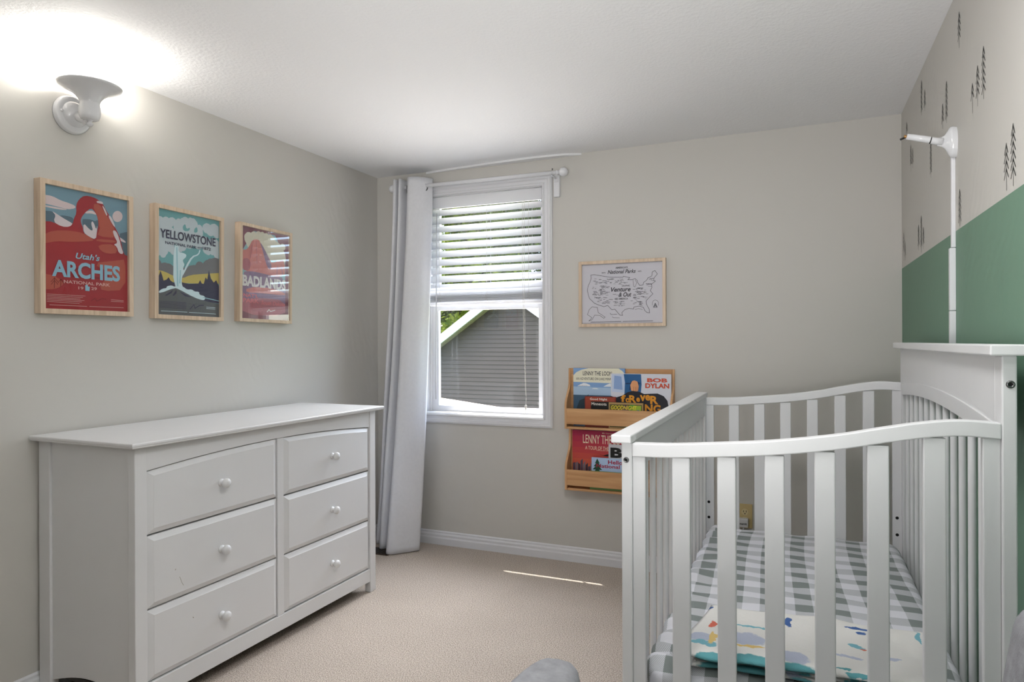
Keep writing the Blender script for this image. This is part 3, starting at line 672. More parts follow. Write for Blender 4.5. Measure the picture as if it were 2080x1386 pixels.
MB().lathe([(0, 2.05), (.011, 2.05), (.012, 2.058), (.019, 2.066), (.021, 2.074), (.019, 2.082), (.010, 2.089), (0, 2.091)], (SX, SY, 0), (0, 0, 1), M_bulb, 24).build('bulb', sc)
sl_d = bpy.data.lights.new('sconce_light', 'POINT'); sl_d.energy = 6.8; sl_d.shadow_soft_size = .045; sl_d.color = (1, .965, .90)
slo = bpy.data.objects.new('sconce_light', sl_d); COL.objects.link(slo); slo.location = (SX, SY, 2.135)

# housing drawn for the added overhead fill, unseen above the frame
cl = thing('fill_lamp', 'round white housing of an added fill lamp, unseen above the frame', 'fill lamp', (-.30, 1.2, 2.2))
MB().lathe([(0, 2.224), (.26, 2.224), (.265, 2.20), (.25, 2.175), (0, 2.165)], (-.30, 1.2, 0), (0, 0, 1), M_enamel, 40).build('housing', cl)

# ------------------------------------------------------------------ pictures
ART = {
 'arches': dict(
  polys=[
   ('cloud',[(.01,.914),(.101,.915),(.183,.893),(.29,.882),(.357,.87),(.357,.848),(.265,.827),(.17,.836),(.009,.843)]),
   ('cloud',[(.009,.83),(.17,.831),(.283,.825),(.17,.814),(.009,.818)]),
   ('cloud',[(.94,.853),(.934,.831),(.915,.811),(.888,.798),(.858,.794),(.832,.8),(.814,.816),(.807,.836),(.814,.859),(.832,.879),(.859,.892),(.888,.896),(.915,.889),(.934,.874)]),
   ('mtn',[(.008,.784),(.1,.792),(.169,.763),(.217,.773),(.313,.772),(.338,.754),(.325,.699),(.252,.674),(.007,.7)]),
   ('snow',[(.1,.792),(.205,.754),(.337,.714),(.325,.699),(.252,.674),(.168,.681),(.11,.713),(.134,.762),(.105,.784)]),
   ('mtn',[(.873,.689),(1.0,.722),(1.0,.504),(.943,.518)]),
   ('snow',[(.88,.671),(.979,.635),(.979,.618),(.894,.635)]),
   ('red',[(.007,.7),(.099,.707),(.204,.677),(.288,.686),(.325,.717),(.338,.762),(.369,.81),(.363,.879),(.401,.933),(.464,.973),(.566,.974),(.644,.954),(.69,.929),(.723,.883),(.764,.843),(.804,.783),(.873,.708),(.915,.637),(.95,.518),(1,.504),(1,0),(0,0)]),
   ('sky',[(.539,.877),(.591,.848),(.623,.798),(.63,.735),(.61,.679),(.596,.609),(.512,.627),(.449,.656),(.443,.696),(.418,.737),(.418,.772),(.463,.822)]),
   ('cloud',[(.475,.837),(.546,.858),(.591,.843),(.61,.825),(.539,.83),(.469,.819)]),
   ('mtn',[(.431,.765),(.462,.773),(.539,.778),(.59,.767),(.622,.789),(.627,.735),(.61,.679),(.596,.614),(.512,.632),(.449,.661)]),
   ('snow',[(.446,.74),(.525,.687),(.564,.683),(.539,.743),(.554,.767),(.577,.747),(.601,.696),(.616,.743),(.61,.679),(.596,.611),(.512,.629),(.449,.659)]),
   ('terra',[(.011,.595),(.098,.635),(.288,.656),(.449,.652),(.59,.604),(.486,.584),(.287,.56),(.155,.555),(.01,.523)]),
   ('terra',[(.553,.91),(.644,.927),(.71,.854),(.791,.782),(.831,.703),(.643,.7),(.627,.798)]),
   ('terra',[(.656,.766),(.804,.774),(.873,.652),(.609,.642),(.643,.7)]),
   ('terra',[(.603,.619),(.845,.63),(.859,.608),(.603,.596)]),
   ('terra',[(.616,.57),(.831,.596),(.873,.521),(.749,.5),(.655,.519)]),
   ('snow',[(.611,.948),(.677,.95),(.69,.929),(.657,.929),(.605,.931)]),
   ('snow',[(.67,.917),(.697,.907),(.743,.845),(.73,.828)]),
   ('snow',[(.743,.84),(.791,.833),(.845,.742),(.811,.757)]),
   ('snow',[(.804,.714),(.852,.715),(.894,.645),(.915,.581),(.95,.516),(.887,.517),(.859,.576),(.817,.59),(.873,.61),(.824,.665)]),
   ('terra',[(.536,.404),(.886,.456),(.971,.473),(.971,.196),(.666,.17),(.64,.224),(.803,.328)]),
   ('terra',[(.006,.277),(.093,.274),(.223,.226),(.198,.19),(.115,.159),(.005,.153)]),
   ('dkred',[(.334,.344),(.536,.391),(.484,.36),(.333,.322)]),
   ('dkred',[(.259,.272),(.484,.306),(.721,.276),(.484,.269)]),
   ('txt',[(.464,.212),(.494,.216),(.496,.202),(.518,.201),(.515,.164),(.464,.164)]),
  ],
  strokes=[
   ('brown',[(.114,.254),(.111,.169)],.0063),
   ('brown',[(.075,.217),(.114,.252),(.151,.222)],.0051),
   ('brown',[(.078,.196),(.113,.232),(.151,.2)],.0051),
   ('brown',[(.184,.246),(.181,.184)],.0063),
   ('brown',[(.151,.213),(.184,.246),(.216,.213)],.0051),
   ('cream',[(.033,.117),(.463,.119)],.0044),
   ('cream',[(.033,.105),(.434,.105)],.0044),
   ('cream',[(.032,.093),(.405,.091)],.0044),
   ('cream',[(.032,.081),(.452,.08)],.0044),
   ('cream',[(.032,.069),(.422,.067)],.0044),
   ('cream',[(.032,.057),(.393,.053)],.0044),
   ('cream',[(.06,.031),(.482,.032)],.0051),
   ('cream',[(.514,.033),(.943,.035)],.0051),
   ('cream',[(.782,.101),(.943,.099)],.0051),
   ('cream',[(.781,.087),(.943,.087)],.0051),
   ('dkred',[(.534,.081),(.586,.107),(.6,.08),(.666,.106),(.72,.103)],.0076),
  ],
  texts=[
   ("Utah's",.353,.641,.428,.48,'txt',.25,.02),
   ('ARCHES',.087,.898,.264,.402,'txt',0,.035),
   ('NATIONAL PARK',.216,.768,.215,.242,'cream',0,.02),
   ('19',.382,.442,.172,.196,'cream',0,.02),
   ('29',.535,.603,.174,.2,'cream',0,.02),
  ],
 ),
 'yellowstone': dict(
  polys=[
   ('cloud',[(.001,.911),(.179,.925),(.289,.921),(.253,.866),(.123,.845),(.002,.835)]),
   ('cloud',[(.003,.818),(.166,.835),(.254,.829),(.261,.582),(.199,.604),(.169,.61),(.141,.571),(.098,.54),(.048,.563),(.006,.55)]),
   ('cloud',[(.257,.829),(.26,.885),(.289,.925),(.356,.938),(.386,.954),(.478,.96),(.54,.971),(.603,.955),(.635,.916),(.7,.91),(.717,.864),(.702,.795),(.833,.79),(.992,.787),(.991,.609),(.902,.641),(.852,.646),(.786,.635),(.704,.699),(.64,.674),(.576,.706),(.452,.67),(.392,.631),(.331,.625),(.286,.676),(.255,.747)]),
   ('cloud',[(.716,.921),(.846,.942),(.989,.94),(.992,.826),(.898,.841),(.782,.852),(.725,.874)]),
   ('sky',[(.388,.873),(.433,.906),(.449,.852),(.51,.878),(.495,.838),(.404,.828)]),
   ('sky',[(.573,.866),(.62,.9),(.637,.845),(.574,.829)]),
   ('hill',[(0,.522),(.035,.516),(.071,.483),(.157,.491),(.245,.47),(.334,.44),(.455,.468),(.548,.504),(.595,.508),(.642,.55),(.723,.538),(.804,.583),(.87,.599),(.996,.605),(.995,.431),(.381,.351),(.002,.379)]),
   ('yel',[(.001,.419),(.115,.41),(.246,.378),(.381,.36),(.518,.407),(.725,.432),(.994,.461),(.996,.347),(.646,.33),(.489,.32),(.003,.316)]),
   ('navy',[(.002,.334),(.023,.354),(.041,.382),(.055,.415),(.08,.371),(.102,.323),(.145,.335),(.176,.36),(.206,.33),(.247,.314),(.366,.326),(.489,.316),(.646,.33),(.674,.366),(.702,.334),(.735,.331),(.766,.401),(.794,.378),(.822,.478),(.86,.393),(.908,.357),(.95,.384),(.997,.323),(1,.144),(.004,.182)]),
   ('white',[(.249,.673),(.33,.69),(.324,.615),(.407,.614),(.453,.6),(.438,.57),(.393,.547),(.401,.52),(.424,.503),(.394,.464),(.425,.429),(.381,.379),(.374,.313),(.405,.268),(.245,.263)]),
   ('ltblue',[(.289,.658),(.307,.66),(.325,.282),(.304,.281)]),
   ('ltblue',[(.349,.442),(.364,.443),(.359,.312),(.336,.311)]),
   ('white',[(.381,.379),(.432,.485),(.531,.595),(.641,.624),(.659,.671),(.682,.666),(.647,.612),(.554,.586),(.478,.498),(.418,.419)]),
   ('white',[(.025,.214),(.081,.245),(.146,.253),(.146,.271),(.218,.285),(.263,.274),(.397,.286),(.459,.257),(.537,.266),(.584,.245),(.656,.249),(.664,.216),(.745,.211),(.762,.182),(.73,.163),(.585,.183),(.337,.253),(.263,.264),(.047,.198)]),
   ('ground',[(.004,.186),(.263,.262),(.337,.25),(.585,.181),(.746,.16),(1,.139),(1,0),(.0,0)]),
   ('navy',[(.118,.183),(.248,.245),(.219,.211),(.147,.182)]),
   ('navy',[(.234,.189),(.293,.248),(.296,.215),(.256,.186)]),
   ('navy',[(.338,.232),(.444,.209),(.538,.186),(.429,.19)]),
   ('ltblue',[(.713,.199),(1.0,.174),(1,.166),(.721,.19)]),
  ],
  strokes=[
   ('navy',[(.04,.125),(.446,.129)],.0054),
   ('navy',[(.041,.113),(.446,.117)],.0054),
   ('navy',[(.041,.102),(.446,.105)],.0054),
   ('navy',[(.041,.09),(.446,.093)],.0054),
   ('navy',[(.041,.078),(.447,.081)],.0054),
   ('navy',[(.041,.066),(.447,.068)],.0054),
   ('white',[(.063,.034),(.463,.036)],.0062),
   ('white',[(.494,.035),(.94,.033)],.0062),
   ('white',[(.78,.098),(.93,.097)],.0062),
   ('white',[(.78,.084),(.93,.083)],.0062),
   ('navy',[(.509,.066),(.571,.116),(.587,.078),(.666,.11),(.731,.113)],.0108),
  ],
  texts=[
   ('YELLOWSTONE',.045,.934,.728,.814,'navy',0,.02),
   ('NATIONAL PARK',.122,.611,.674,.702,'navy',0,.02),
   ('EST',.631,.699,.679,.698,'navy',0,.01),
   ('1872',.711,.851,.677,.708,'navy',0,.02),
  ],
 ),
 'badlands': dict(
  polys=[
   ('sky',[(.032,.969),(.923,.973),(.942,.045),(.034,.04)]),
   ('cloud',[(.066,.898),(.199,.942),(.395,.971),(.642,.957),(.707,.911),(.795,.844),(.929,.769),(.928,.681),(.713,.686),(.301,.675),(.105,.821)]),
   ('cloud',[(.708,.879),(.926,.878),(.927,.834),(.752,.829)]),
   ('rose',[(.03,.754),(.087,.739),(.163,.786),(.229,.874),(.357,.887),(.398,.849),(.449,.812),(.501,.765),(.586,.687),(.629,.648),(.756,.679),(.92,.713),(.927,.482),(.029,.471)]),
   ('purple',[(.377,.858),(.422,.841),(.575,.697),(.641,.595),(.568,.568),(.504,.638),(.44,.77)]),
   ('dkrose',[(.028,.643),(.145,.663),(.204,.606),(.166,.521),(.029,.522)]),
   ('purple',[(.029,.502),(.186,.522),(.424,.517),(.654,.499),(.927,.504),(.942,.045),(.034,.04)]),
   ('rose',[(.111,.332),(.51,.372),(.93,.326),(.931,.292),(.408,.293),(.111,.281)]),
   ('dkrose',[(.032,.205),(.409,.24),(.933,.236),(.939,.045),(.034,.04)]),
  ],
  strokes=[
   ('dkrose',[(.22,.812),(.184,.666)],.0102),
   ('dkrose',[(.298,.86),(.322,.614)],.0102),
   ('purple',[(.758,.625),(.739,.515)],.0102),
   ('purple',[(.845,.631),(.87,.523)],.0102),
   ('cream',[(.537,.087),(.578,.115),(.611,.094),(.707,.113)],.0122),
  ],
  texts=[
   ('BADLANDS',.037,.939,.352,.474,'cream',0,.04),
   ("NAT'L",.054,.348,.234,.274,'pink',0,.03),
   ('PARK',.045,.366,.174,.222,'pink',0,.03),
   ('South Dakota',.41,.926,.166,.21,'pink',.25,.02),
  ],
 ),
 'map': dict(
  polys=[
  ],
  strokes=[
   ('ink',[(.113,.823),(.117,.765),(.1,.701),(.079,.647),(.068,.572),(.078,.495),(.094,.429),(.128,.385),(.153,.351),(.195,.323),(.278,.285),(.327,.303),(.377,.231),(.418,.236),(.458,.17),(.478,.138),(.511,.132),(.503,.18),(.539,.227),(.588,.247),(.648,.235),(.652,.267),(.716,.281),(.767,.258),(.783,.205),(.81,.173),(.841,.167),(.838,.22),(.803,.31),(.799,.362),(.842,.424),(.881,.474),(.85,.528),(.87,.579),(.866,.632),(.913,.682),(.89,.693),(.897,.734),(.936,.795),(.906,.854),(.874,.829),(.87,.767),(.827,.738),(.804,.697),(.772,.668),(.764,.626),(.725,.617),(.701,.661),(.693,.703),(.666,.736),(.63,.717),(.578,.72),(.602,.753),(.525,.781),(.517,.765),(.354,.774),(.155,.828),(.113,.823)],.0044),
   ('ink',[(.642,.716),(.649,.61),(.665,.597),(.677,.63),(.685,.672),(.669,.715)],.0032),
   ('ink',[(.089,.239),(.127,.287),(.194,.274),(.206,.187),(.244,.154),(.293,.109),(.277,.09),(.227,.138),(.16,.145),(.126,.069),(.084,.048),(.126,.102),(.093,.135),(.067,.157),(.089,.239)],.004),
   ('ink',[(.356,.173),(.368,.151),(.442,.155)],.004),
   ('ink',[(.384,.118),(.392,.097),(.474,.093)],.0032),
   ('ink',[(.664,.224),(.708,.241),(.755,.222)],.0032),
   ('ink',[(.888,.257),(.91,.319),(.931,.256)],.0065),
   ('ink',[(.898,.257),(.91,.294),(.921,.256)],.004),
   ('ink',[(.886,.255),(.933,.254)],.004),
   ('ink',[(.873,.287),(.876,.339),(.889,.365),(.91,.374),(.932,.363),(.946,.337),(.947,.284)],.0032),
   ('ink',[(0,.989),(1.0,.99)],.0024),
   ('ink',[(.0,.011),(1,.01)],.0024),
   ('ink',[(.109,.03),(.494,.033)],.0049),
   ('ink',[(.514,.033),(.88,.035)],.0049),
   ('ink',[(.425,.914),(.614,.895)],.0016),
   ('ink',[(.358,.684),(.368,.683),(.379,.683)],.0045),
   ('ink',[(.5,.733),(.508,.737),(.516,.732)],.0033),
   ('ink',[(.142,.719),(.16,.721),(.178,.717)],.0039),
   ('ink',[(.375,.749),(.391,.751),(.406,.747)],.0032),
   ('ink',[(.248,.691),(.261,.694),(.275,.69)],.0036),
   ('ink',[(.452,.718),(.461,.719),(.47,.717)],.0047),
   ('ink',[(.532,.679),(.554,.674),(.576,.677)],.0031),
   ('ink',[(.168,.699),(.184,.699),(.2,.697)],.0027),
   ('ink',[(.299,.71),(.309,.712),(.318,.709)],.0033),
   ('ink',[(.485,.689),(.495,.691),(.504,.688)],.0033),
   ('ink',[(.216,.74),(.231,.744),(.245,.739)],.0034),
   ('ink',[(.281,.688),(.3,.685),(.32,.686)],.004),
   ('ink',[(.285,.691),(.296,.69),(.308,.69)],.0029),
   ('ink',[(.315,.749),(.324,.743),(.333,.748)],.0027),
   ('ink',[(.416,.687),(.435,.686),(.454,.685)],.0037),
   ('ink',[(.158,.756),(.166,.759),(.175,.755)],.0023),
   ('ink',[(.184,.708),(.192,.702),(.2,.707)],.0039),
   ('ink',[(.354,.684),(.364,.679),(.373,.683)],.0044),
   ('ink',[(.43,.702),(.452,.699),(.473,.7)],.0039),
   ('ink',[(.506,.684),(.518,.683),(.529,.683)],.0026),
   ('ink',[(.21,.69),(.23,.683),(.251,.688)],.0044),
   ('ink',[(.356,.744),(.37,.738),(.384,.742)],.0042),
   ('ink',[(.331,.71),(.34,.713),(.349,.709)],.0022),
   ('ink',[(.498,.684),(.505,.684),(.512,.683)],.0022),
   ('ink',[(.217,.689),(.235,.688),(.253,.687)],.0028),
   ('ink',[(.4,.658),(.413,.662),(.426,.657)],.0022),
   ('ink',[(.164,.669),(.18,.665),(.195,.668)],.0025),
   ('ink',[(.238,.691),(.261,.692),(.284,.689)],.0022),
   ('ink',[(.486,.718),(.505,.72),(.524,.716)],.004),
   ('ink',[(.477,.676),(.488,.673),(.5,.675)],.0024),
   ('ink',[(.261,.717),(.283,.719),(.305,.714)],.0045),
   ('ink',[(.46,.654),(.471,.656),(.483,.653)],.0027),
   ('ink',[(.471,.654),(.49,.653),(.508,.652)],.0028),
   ('ink',[(.474,.663),(.48,.665),(.486,.662)],.0044),
   ('ink',[(.48,.716),(.49,.716),(.499,.715)],.0035),
   ('ink',[(.169,.681),(.185,.677),(.2,.679)],.0027),
   ('ink',[(.527,.672),(.538,.666),(.549,.671)],.004),
   ('ink',[(.477,.742),(.482,.739),(.487,.741)],.0029),
   ('ink',[(.345,.738),(.369,.737),(.393,.735)],.0044),
   ('ink',[(.161,.716),(.166,.712),(.172,.715)],.0033),
   ('ink',[(.159,.755),(.174,.759),(.189,.754)],.0025),
   ('ink',[(.311,.707),(.328,.705),(.344,.705)],.0031),
   ('ink',[(.386,.736),(.396,.732),(.406,.735)],.0025),
   ('ink',[(.223,.736),(.237,.74),(.251,.734)],.0021),
   ('ink',[(.322,.738),(.34,.734),(.358,.737)],.0037),
   ('ink',[(.417,.712),(.423,.712),(.428,.711)],.0031),
   ('ink',[(.378,.738),(.386,.735),(.395,.737)],.0028),
   ('ink',[(.3,.665),(.31,.668),(.32,.664)],.004),
   ('ink',[(.238,.501),(.243,.502),(.248,.501)],.002),
   ('ink',[(.176,.482),(.181,.484),(.187,.482)],.0048),
   ('ink',[(.315,.528),(.334,.525),(.353,.526)],.0033),
   ('ink',[(.293,.598),(.315,.602),(.336,.597)],.0045),
   ('ink',[(.259,.538),(.277,.538),(.295,.537)],.0042),
   ('ink',[(.15,.528),(.173,.523),(.195,.527)],.0026),
   ('ink',[(.177,.437),(.188,.442),(.2,.436)],.004),
   ('ink',[(.208,.474),(.222,.474),(.236,.473)],.0032),
   ('ink',[(.184,.438),(.202,.434),(.22,.436)],.0046),
   ('ink',[(.176,.434),(.199,.433),(.221,.432)],.0036),
   ('ink',[(.15,.471),(.158,.47),(.166,.47)],.0024),
   ('ink',[(.143,.506),(.157,.503),(.172,.505)],.0043),
   ('ink',[(.317,.617),(.335,.616),(.352,.616)],.0039),
   ('ink',[(.233,.514),(.255,.513),(.277,.512)],.0035),
   ('ink',[(.262,.619),(.275,.622),(.288,.617)],.0024),
   ('ink',[(.129,.597),(.138,.597),(.147,.596)],.0036),
   ('ink',[(.287,.528),(.309,.528),(.332,.526)],.0041),
   ('ink',[(.235,.499),(.245,.494),(.254,.498)],.0042),
   ('ink',[(.157,.521),(.182,.525),(.207,.519)],.0029),
   ('ink',[(.271,.63),(.291,.628),(.311,.628)],.0041),
   ('ink',[(.234,.427),(.245,.426),(.257,.426)],.0022),
   ('ink',[(.235,.545),(.26,.539),(.284,.543)],.0024),
   ('ink',[(.137,.617),(.145,.614),(.154,.616)],.0036),
   ('ink',[(.232,.535),(.236,.536),(.24,.535)],.0048),
   ('ink',[(.286,.508),(.294,.503),(.302,.508)],.0032),
   ('ink',[(.248,.594),(.259,.595),(.27,.593)],.0031),
   ('ink',[(.133,.494),(.14,.493),(.148,.494)],.0038),
   ('ink',[(.263,.573),(.273,.57),(.283,.572)],.0031),
   ('ink',[(.158,.438),(.162,.433),(.166,.437)],.0028),
   ('ink',[(.202,.419),(.215,.417),(.228,.419)],.0032),
   ('ink',[(.304,.474),(.318,.478),(.332,.473)],.003),
   ('ink',[(.223,.576),(.239,.579),(.254,.575)],.0034),
   ('ink',[(.23,.488),(.25,.484),(.269,.486)],.0032),
   ('ink',[(.216,.443),(.228,.44),(.239,.442)],.0048),
   ('ink',[(.306,.513),(.316,.511),(.327,.512)],.004),
   ('ink',[(.23,.563),(.244,.567),(.257,.562)],.0028),
   ('ink',[(.156,.492),(.181,.495),(.205,.49)],.0021),
   ('ink',[(.271,.558),(.286,.562),(.3,.557)],.0025),
   ('ink',[(.262,.502),(.284,.496),(.306,.5)],.003),
   ('ink',[(.248,.538),(.263,.539),(.277,.537)],.0048),
   ('ink',[(.249,.607),(.268,.601),(.286,.606)],.0046),
   ('ink',[(.237,.637),(.257,.631),(.278,.635)],.0041),
   ('ink',[(.211,.555),(.231,.558),(.251,.553)],.0042),
   ('ink',[(.225,.625),(.246,.625),(.268,.623)],.0023),
   ('ink',[(.162,.448),(.169,.445),(.177,.447)],.0043),
   ('ink',[(.145,.545),(.166,.544),(.187,.543)],.0045),
   ('ink',[(.202,.499),(.21,.495),(.219,.498)],.0044),
   ('ink',[(.238,.567),(.249,.565),(.26,.566)],.0024),
   ('ink',[(.227,.574),(.238,.575),(.25,.573)],.0044),
   ('ink',[(.163,.59),(.17,.595),(.178,.589)],.0032),
   ('ink',[(.29,.433),(.304,.434),(.319,.432)],.0045),
   ('ink',[(.23,.516),(.248,.52),(.266,.515)],.0044),
   ('ink',[(.149,.523),(.173,.521),(.196,.521)],.003),
   ('ink',[(.268,.435),(.285,.439),(.302,.433)],.0045),
   ('ink',[(.132,.49),(.155,.493),(.178,.489)],.0035),
   ('ink',[(.264,.599),(.274,.603),(.283,.598)],.0025),
   ('ink',[(.391,.487),(.411,.485),(.43,.486)],.0042),
   ('ink',[(.453,.474),(.46,.473),(.467,.474)],.0021),
   ('ink',[(.434,.474),(.448,.476),(.461,.473)],.0028),
   ('ink',[(.254,.344),(.278,.34),(.302,.342)],.0048),
   ('ink',[(.309,.389),(.322,.387),(.335,.389)],.004),
   ('ink',[(.296,.374),(.303,.369),(.311,.374)],.0026),
   ('ink',[(.341,.4),(.366,.401),(.39,.398)],.0043),
   ('ink',[(.196,.381),(.205,.379),(.215,.38)],.0039),
   ('ink',[(.264,.359),(.289,.363),(.313,.357)],.0036),
   ('ink',[(.296,.364),(.306,.359),(.315,.363)],.0027),
   ('ink',[(.321,.375),(.328,.371),(.335,.374)],.0022),
   ('ink',[(.314,.365),(.336,.361),(.358,.364)],.0032),
   ('ink',[(.215,.394),(.219,.392),(.224,.394)],.0023),
   ('ink',[(.222,.395),(.235,.393),(.247,.394)],.0033),
   ('ink',[(.271,.405),(.282,.408),(.293,.404)],.0041),
   ('ink',[(.197,.368),(.216,.367),(.235,.367)],.0021),
   ('ink',[(.233,.395),(.242,.398),(.252,.395)],.0048),
   ('ink',[(.313,.344),(.332,.345),(.351,.342)],.0047),
   ('ink',[(.694,.577),(.713,.579),(.731,.576)],.0043),
   ('ink',[(.737,.57),(.75,.567),(.763,.569)],.0039),
   ('ink',[(.701,.576),(.712,.573),(.722,.575)],.0033),
   ('ink',[(.733,.549),(.744,.553),(.755,.549)],.0039),
   ('ink',[(.673,.558),(.679,.562),(.686,.558)],.0032),
   ('ink',[(.725,.58),(.744,.575),(.763,.578)],.0039),
   ('ink',[(.738,.573),(.744,.574),(.75,.572)],.0024),
   ('ink',[(.683,.548),(.692,.543),(.702,.547)],.0033),
   ('ink',[(.64,.556),(.653,.557),(.666,.555)],.0035),
   ('ink',[(.778,.544),(.788,.539),(.798,.543)],.0025),
   ('ink',[(.681,.568),(.705,.572),(.728,.566)],.0039),
   ('ink',[(.698,.579),(.715,.575),(.732,.577)],.0042),
   ('ink',[(.649,.417),(.66,.412),(.671,.416)],.0036),
   ('ink',[(.649,.423),(.665,.423),(.68,.422)],.0038),
   ('ink',[(.707,.518),(.73,.52),(.751,.517)],.0028),
   ('ink',[(.644,.427),(.667,.427),(.689,.426)],.0043),
   ('ink',[(.689,.471),(.699,.473),(.709,.471)],.0036),
   ('ink',[(.689,.515),(.706,.516),(.724,.514)],.0031),
   ('ink',[(.667,.518),(.684,.518),(.701,.517)],.0047),
   ('ink',[(.64,.413),(.644,.416),(.648,.412)],.0021),
   ('ink',[(.718,.475),(.728,.469),(.738,.474)],.0037),
   ('ink',[(.783,.399),(.794,.397),(.805,.398)],.0026),
   ('ink',[(.695,.43),(.71,.434),(.725,.429)],.0022),
   ('ink',[(.759,.425),(.776,.428),(.792,.424)],.0042),
   ('ink',[(.729,.502),(.736,.501),(.743,.502)],.0048),
   ('ink',[(.73,.482),(.748,.484),(.766,.481)],.0038),
   ('ink',[(.703,.519),(.717,.519),(.731,.518)],.0046),
   ('ink',[(.75,.48),(.766,.482),(.783,.479)],.0039),
   ('ink',[(.732,.438),(.739,.436),(.746,.438)],.0035),
   ('ink',[(.755,.515),(.773,.51),(.791,.514)],.0037),
   ('ink',[(.659,.399),(.674,.4),(.689,.397)],.0038),
   ('ink',[(.773,.506),(.788,.504),(.803,.505)],.0046),
   ('ink',[(.643,.456),(.661,.454),(.68,.455)],.0045),
   ('ink',[(.741,.436),(.757,.439),(.773,.434)],.0044),
   ('ink',[(.719,.52),(.739,.517),(.759,.518)],.0039),
   ('ink',[(.645,.429),(.656,.425),(.666,.428)],.0025),
   ('ink',[(.69,.51),(.695,.512),(.699,.51)],.004),
   ('ink',[(.704,.483),(.726,.479),(.749,.481)],.0048),
   ('ink',[(.685,.498),(.708,.501),(.731,.496)],.0042),
   ('ink',[(.787,.422),(.802,.423),(.817,.421)],.0029),
   ('ink',[(.647,.474),(.661,.476),(.675,.473)],.0048),
   ('ink',[(.795,.48),(.811,.476),(.826,.479)],.0037),
   ('ink',[(.693,.408),(.707,.406),(.721,.407)],.0042),
   ('ink',[(.647,.32),(.656,.318),(.665,.319)],.0027),
   ('ink',[(.707,.347),(.73,.349),(.753,.345)],.004),
   ('ink',[(.714,.302),(.729,.301),(.743,.301)],.0029),
   ('ink',[(.715,.311),(.729,.311),(.743,.31)],.0046),
   ('ink',[(.679,.369),(.686,.366),(.692,.368)],.0035),
   ('ink',[(.679,.34),(.683,.337),(.688,.34)],.0031),
   ('ink',[(.668,.34),(.674,.335),(.681,.339)],.0047),
   ('ink',[(.614,.374),(.625,.369),(.637,.374)],.0034),
   ('ink',[(.722,.347),(.736,.343),(.75,.346)],.0039),
   ('ink',[(.649,.339),(.665,.34),(.682,.338)],.0026),
   ('ink',[(.639,.315),(.647,.319),(.655,.315)],.0028),
   ('ink',[(.73,.292),(.744,.294),(.757,.291)],.0033),
   ('ink',[(.718,.327),(.739,.322),(.761,.325)],.0043),
   ('ink',[(.718,.332),(.725,.329),(.732,.332)],.0048),
   ('ink',[(.692,.356),(.714,.35),(.736,.354)],.0046),
   ('ink',[(.461,.293),(.47,.292),(.478,.293)],.0048),
   ('ink',[(.507,.304),(.523,.302),(.538,.303)],.0031),
   ('ink',[(.4,.299),(.416,.3),(.432,.298)],.0029),
   ('ink',[(.393,.36),(.411,.362),(.428,.359)],.0029),
   ('ink',[(.486,.365),(.51,.365),(.533,.363)],.0044),
   ('ink',[(.483,.314),(.488,.313),(.493,.314)],.0033),
   ('ink',[(.412,.331),(.43,.331),(.447,.33)],.0032),
   ('ink',[(.399,.361),(.416,.356),(.433,.36)],.0023),
   ('ink',[(.46,.322),(.479,.324),(.499,.321)],.0028),
   ('ink',[(.409,.303),(.43,.299),(.451,.302)],.0028),
   ('ink',[(.421,.35),(.44,.352),(.458,.349)],.0041),
   ('ink',[(.479,.327),(.486,.33),(.494,.327)],.0036),
   ('ink',[(.471,.356),(.488,.351),(.505,.355)],.0041),
   ('ink',[(.492,.291),(.502,.293),(.511,.29)],.0046),
   ('ink',[(.423,.365),(.44,.365),(.457,.364)],.0026),
   ('ink',[(.496,.331),(.52,.333),(.544,.33)],.0022),
   ('ink',[(.824,.64),(.846,.639),(.868,.638)],.004),
   ('ink',[(.799,.644),(.817,.639),(.834,.642)],.0043),
   ('ink',[(.824,.6),(.847,.602),(.87,.598)],.0024),
   ('ink',[(.803,.617),(.814,.622),(.826,.616)],.0024),
   ('ink',[(.804,.638),(.815,.637),(.825,.637)],.0039),
   ('ink',[(.822,.633),(.844,.634),(.867,.631)],.0032),
   ('ink',[(.834,.708),(.853,.708),(.871,.706)],.003),
   ('ink',[(.816,.736),(.822,.737),(.827,.735)],.0026),
   ('ink',[(.847,.709),(.86,.708),(.874,.707)],.003),
   ('ink',[(.864,.695),(.88,.69),(.897,.693)],.0031),
   ('ink',[(.844,.728),(.866,.726),(.889,.726)],.0046),
  ],
  texts=[
   ("AMERICA'S",.425,.576,.913,.942,'ink',0,.02),
   ('National Parks',.326,.676,.828,.892,'ink',.3,.01),
   ('ESTD',.254,.301,.841,.863,'ink',0,.01),
   ('1872',.702,.745,.842,.861,'ink',0,.01),
   ('GRAPHIC',.502,.605,.611,.635,'ink',0,.01),
   ('Venture',.368,.613,.528,.603,'ink',.3,.015),
   ('& Out',.463,.622,.44,.516,'ink',.3,.015),
   ('SEE AMERICA',.414,.579,.394,.424,'ink',0,.01),
  ],
 ),
}
def chaikin(P, n=1):
    """round the corners of an outline, keeping points on the sheet border"""
    edge = lambda p: p[0] < .02 or p[0] > .98 or p[1] < .02 or p[1] > .98
    for _ in range(n):
        R = []
        for a, b, c in zip(P[-1:] + P[:-1], P, P[1:] + P[:1]):
            if edge(b): R.append(b)
            else: R += [(b[0] * .75 + a[0] * .25, b[1] * .75 + a[1] * .25), (b[0] * .75 + c[0] * .25, b[1] * .75 + c[1] * .25)]
        P = R
    return P
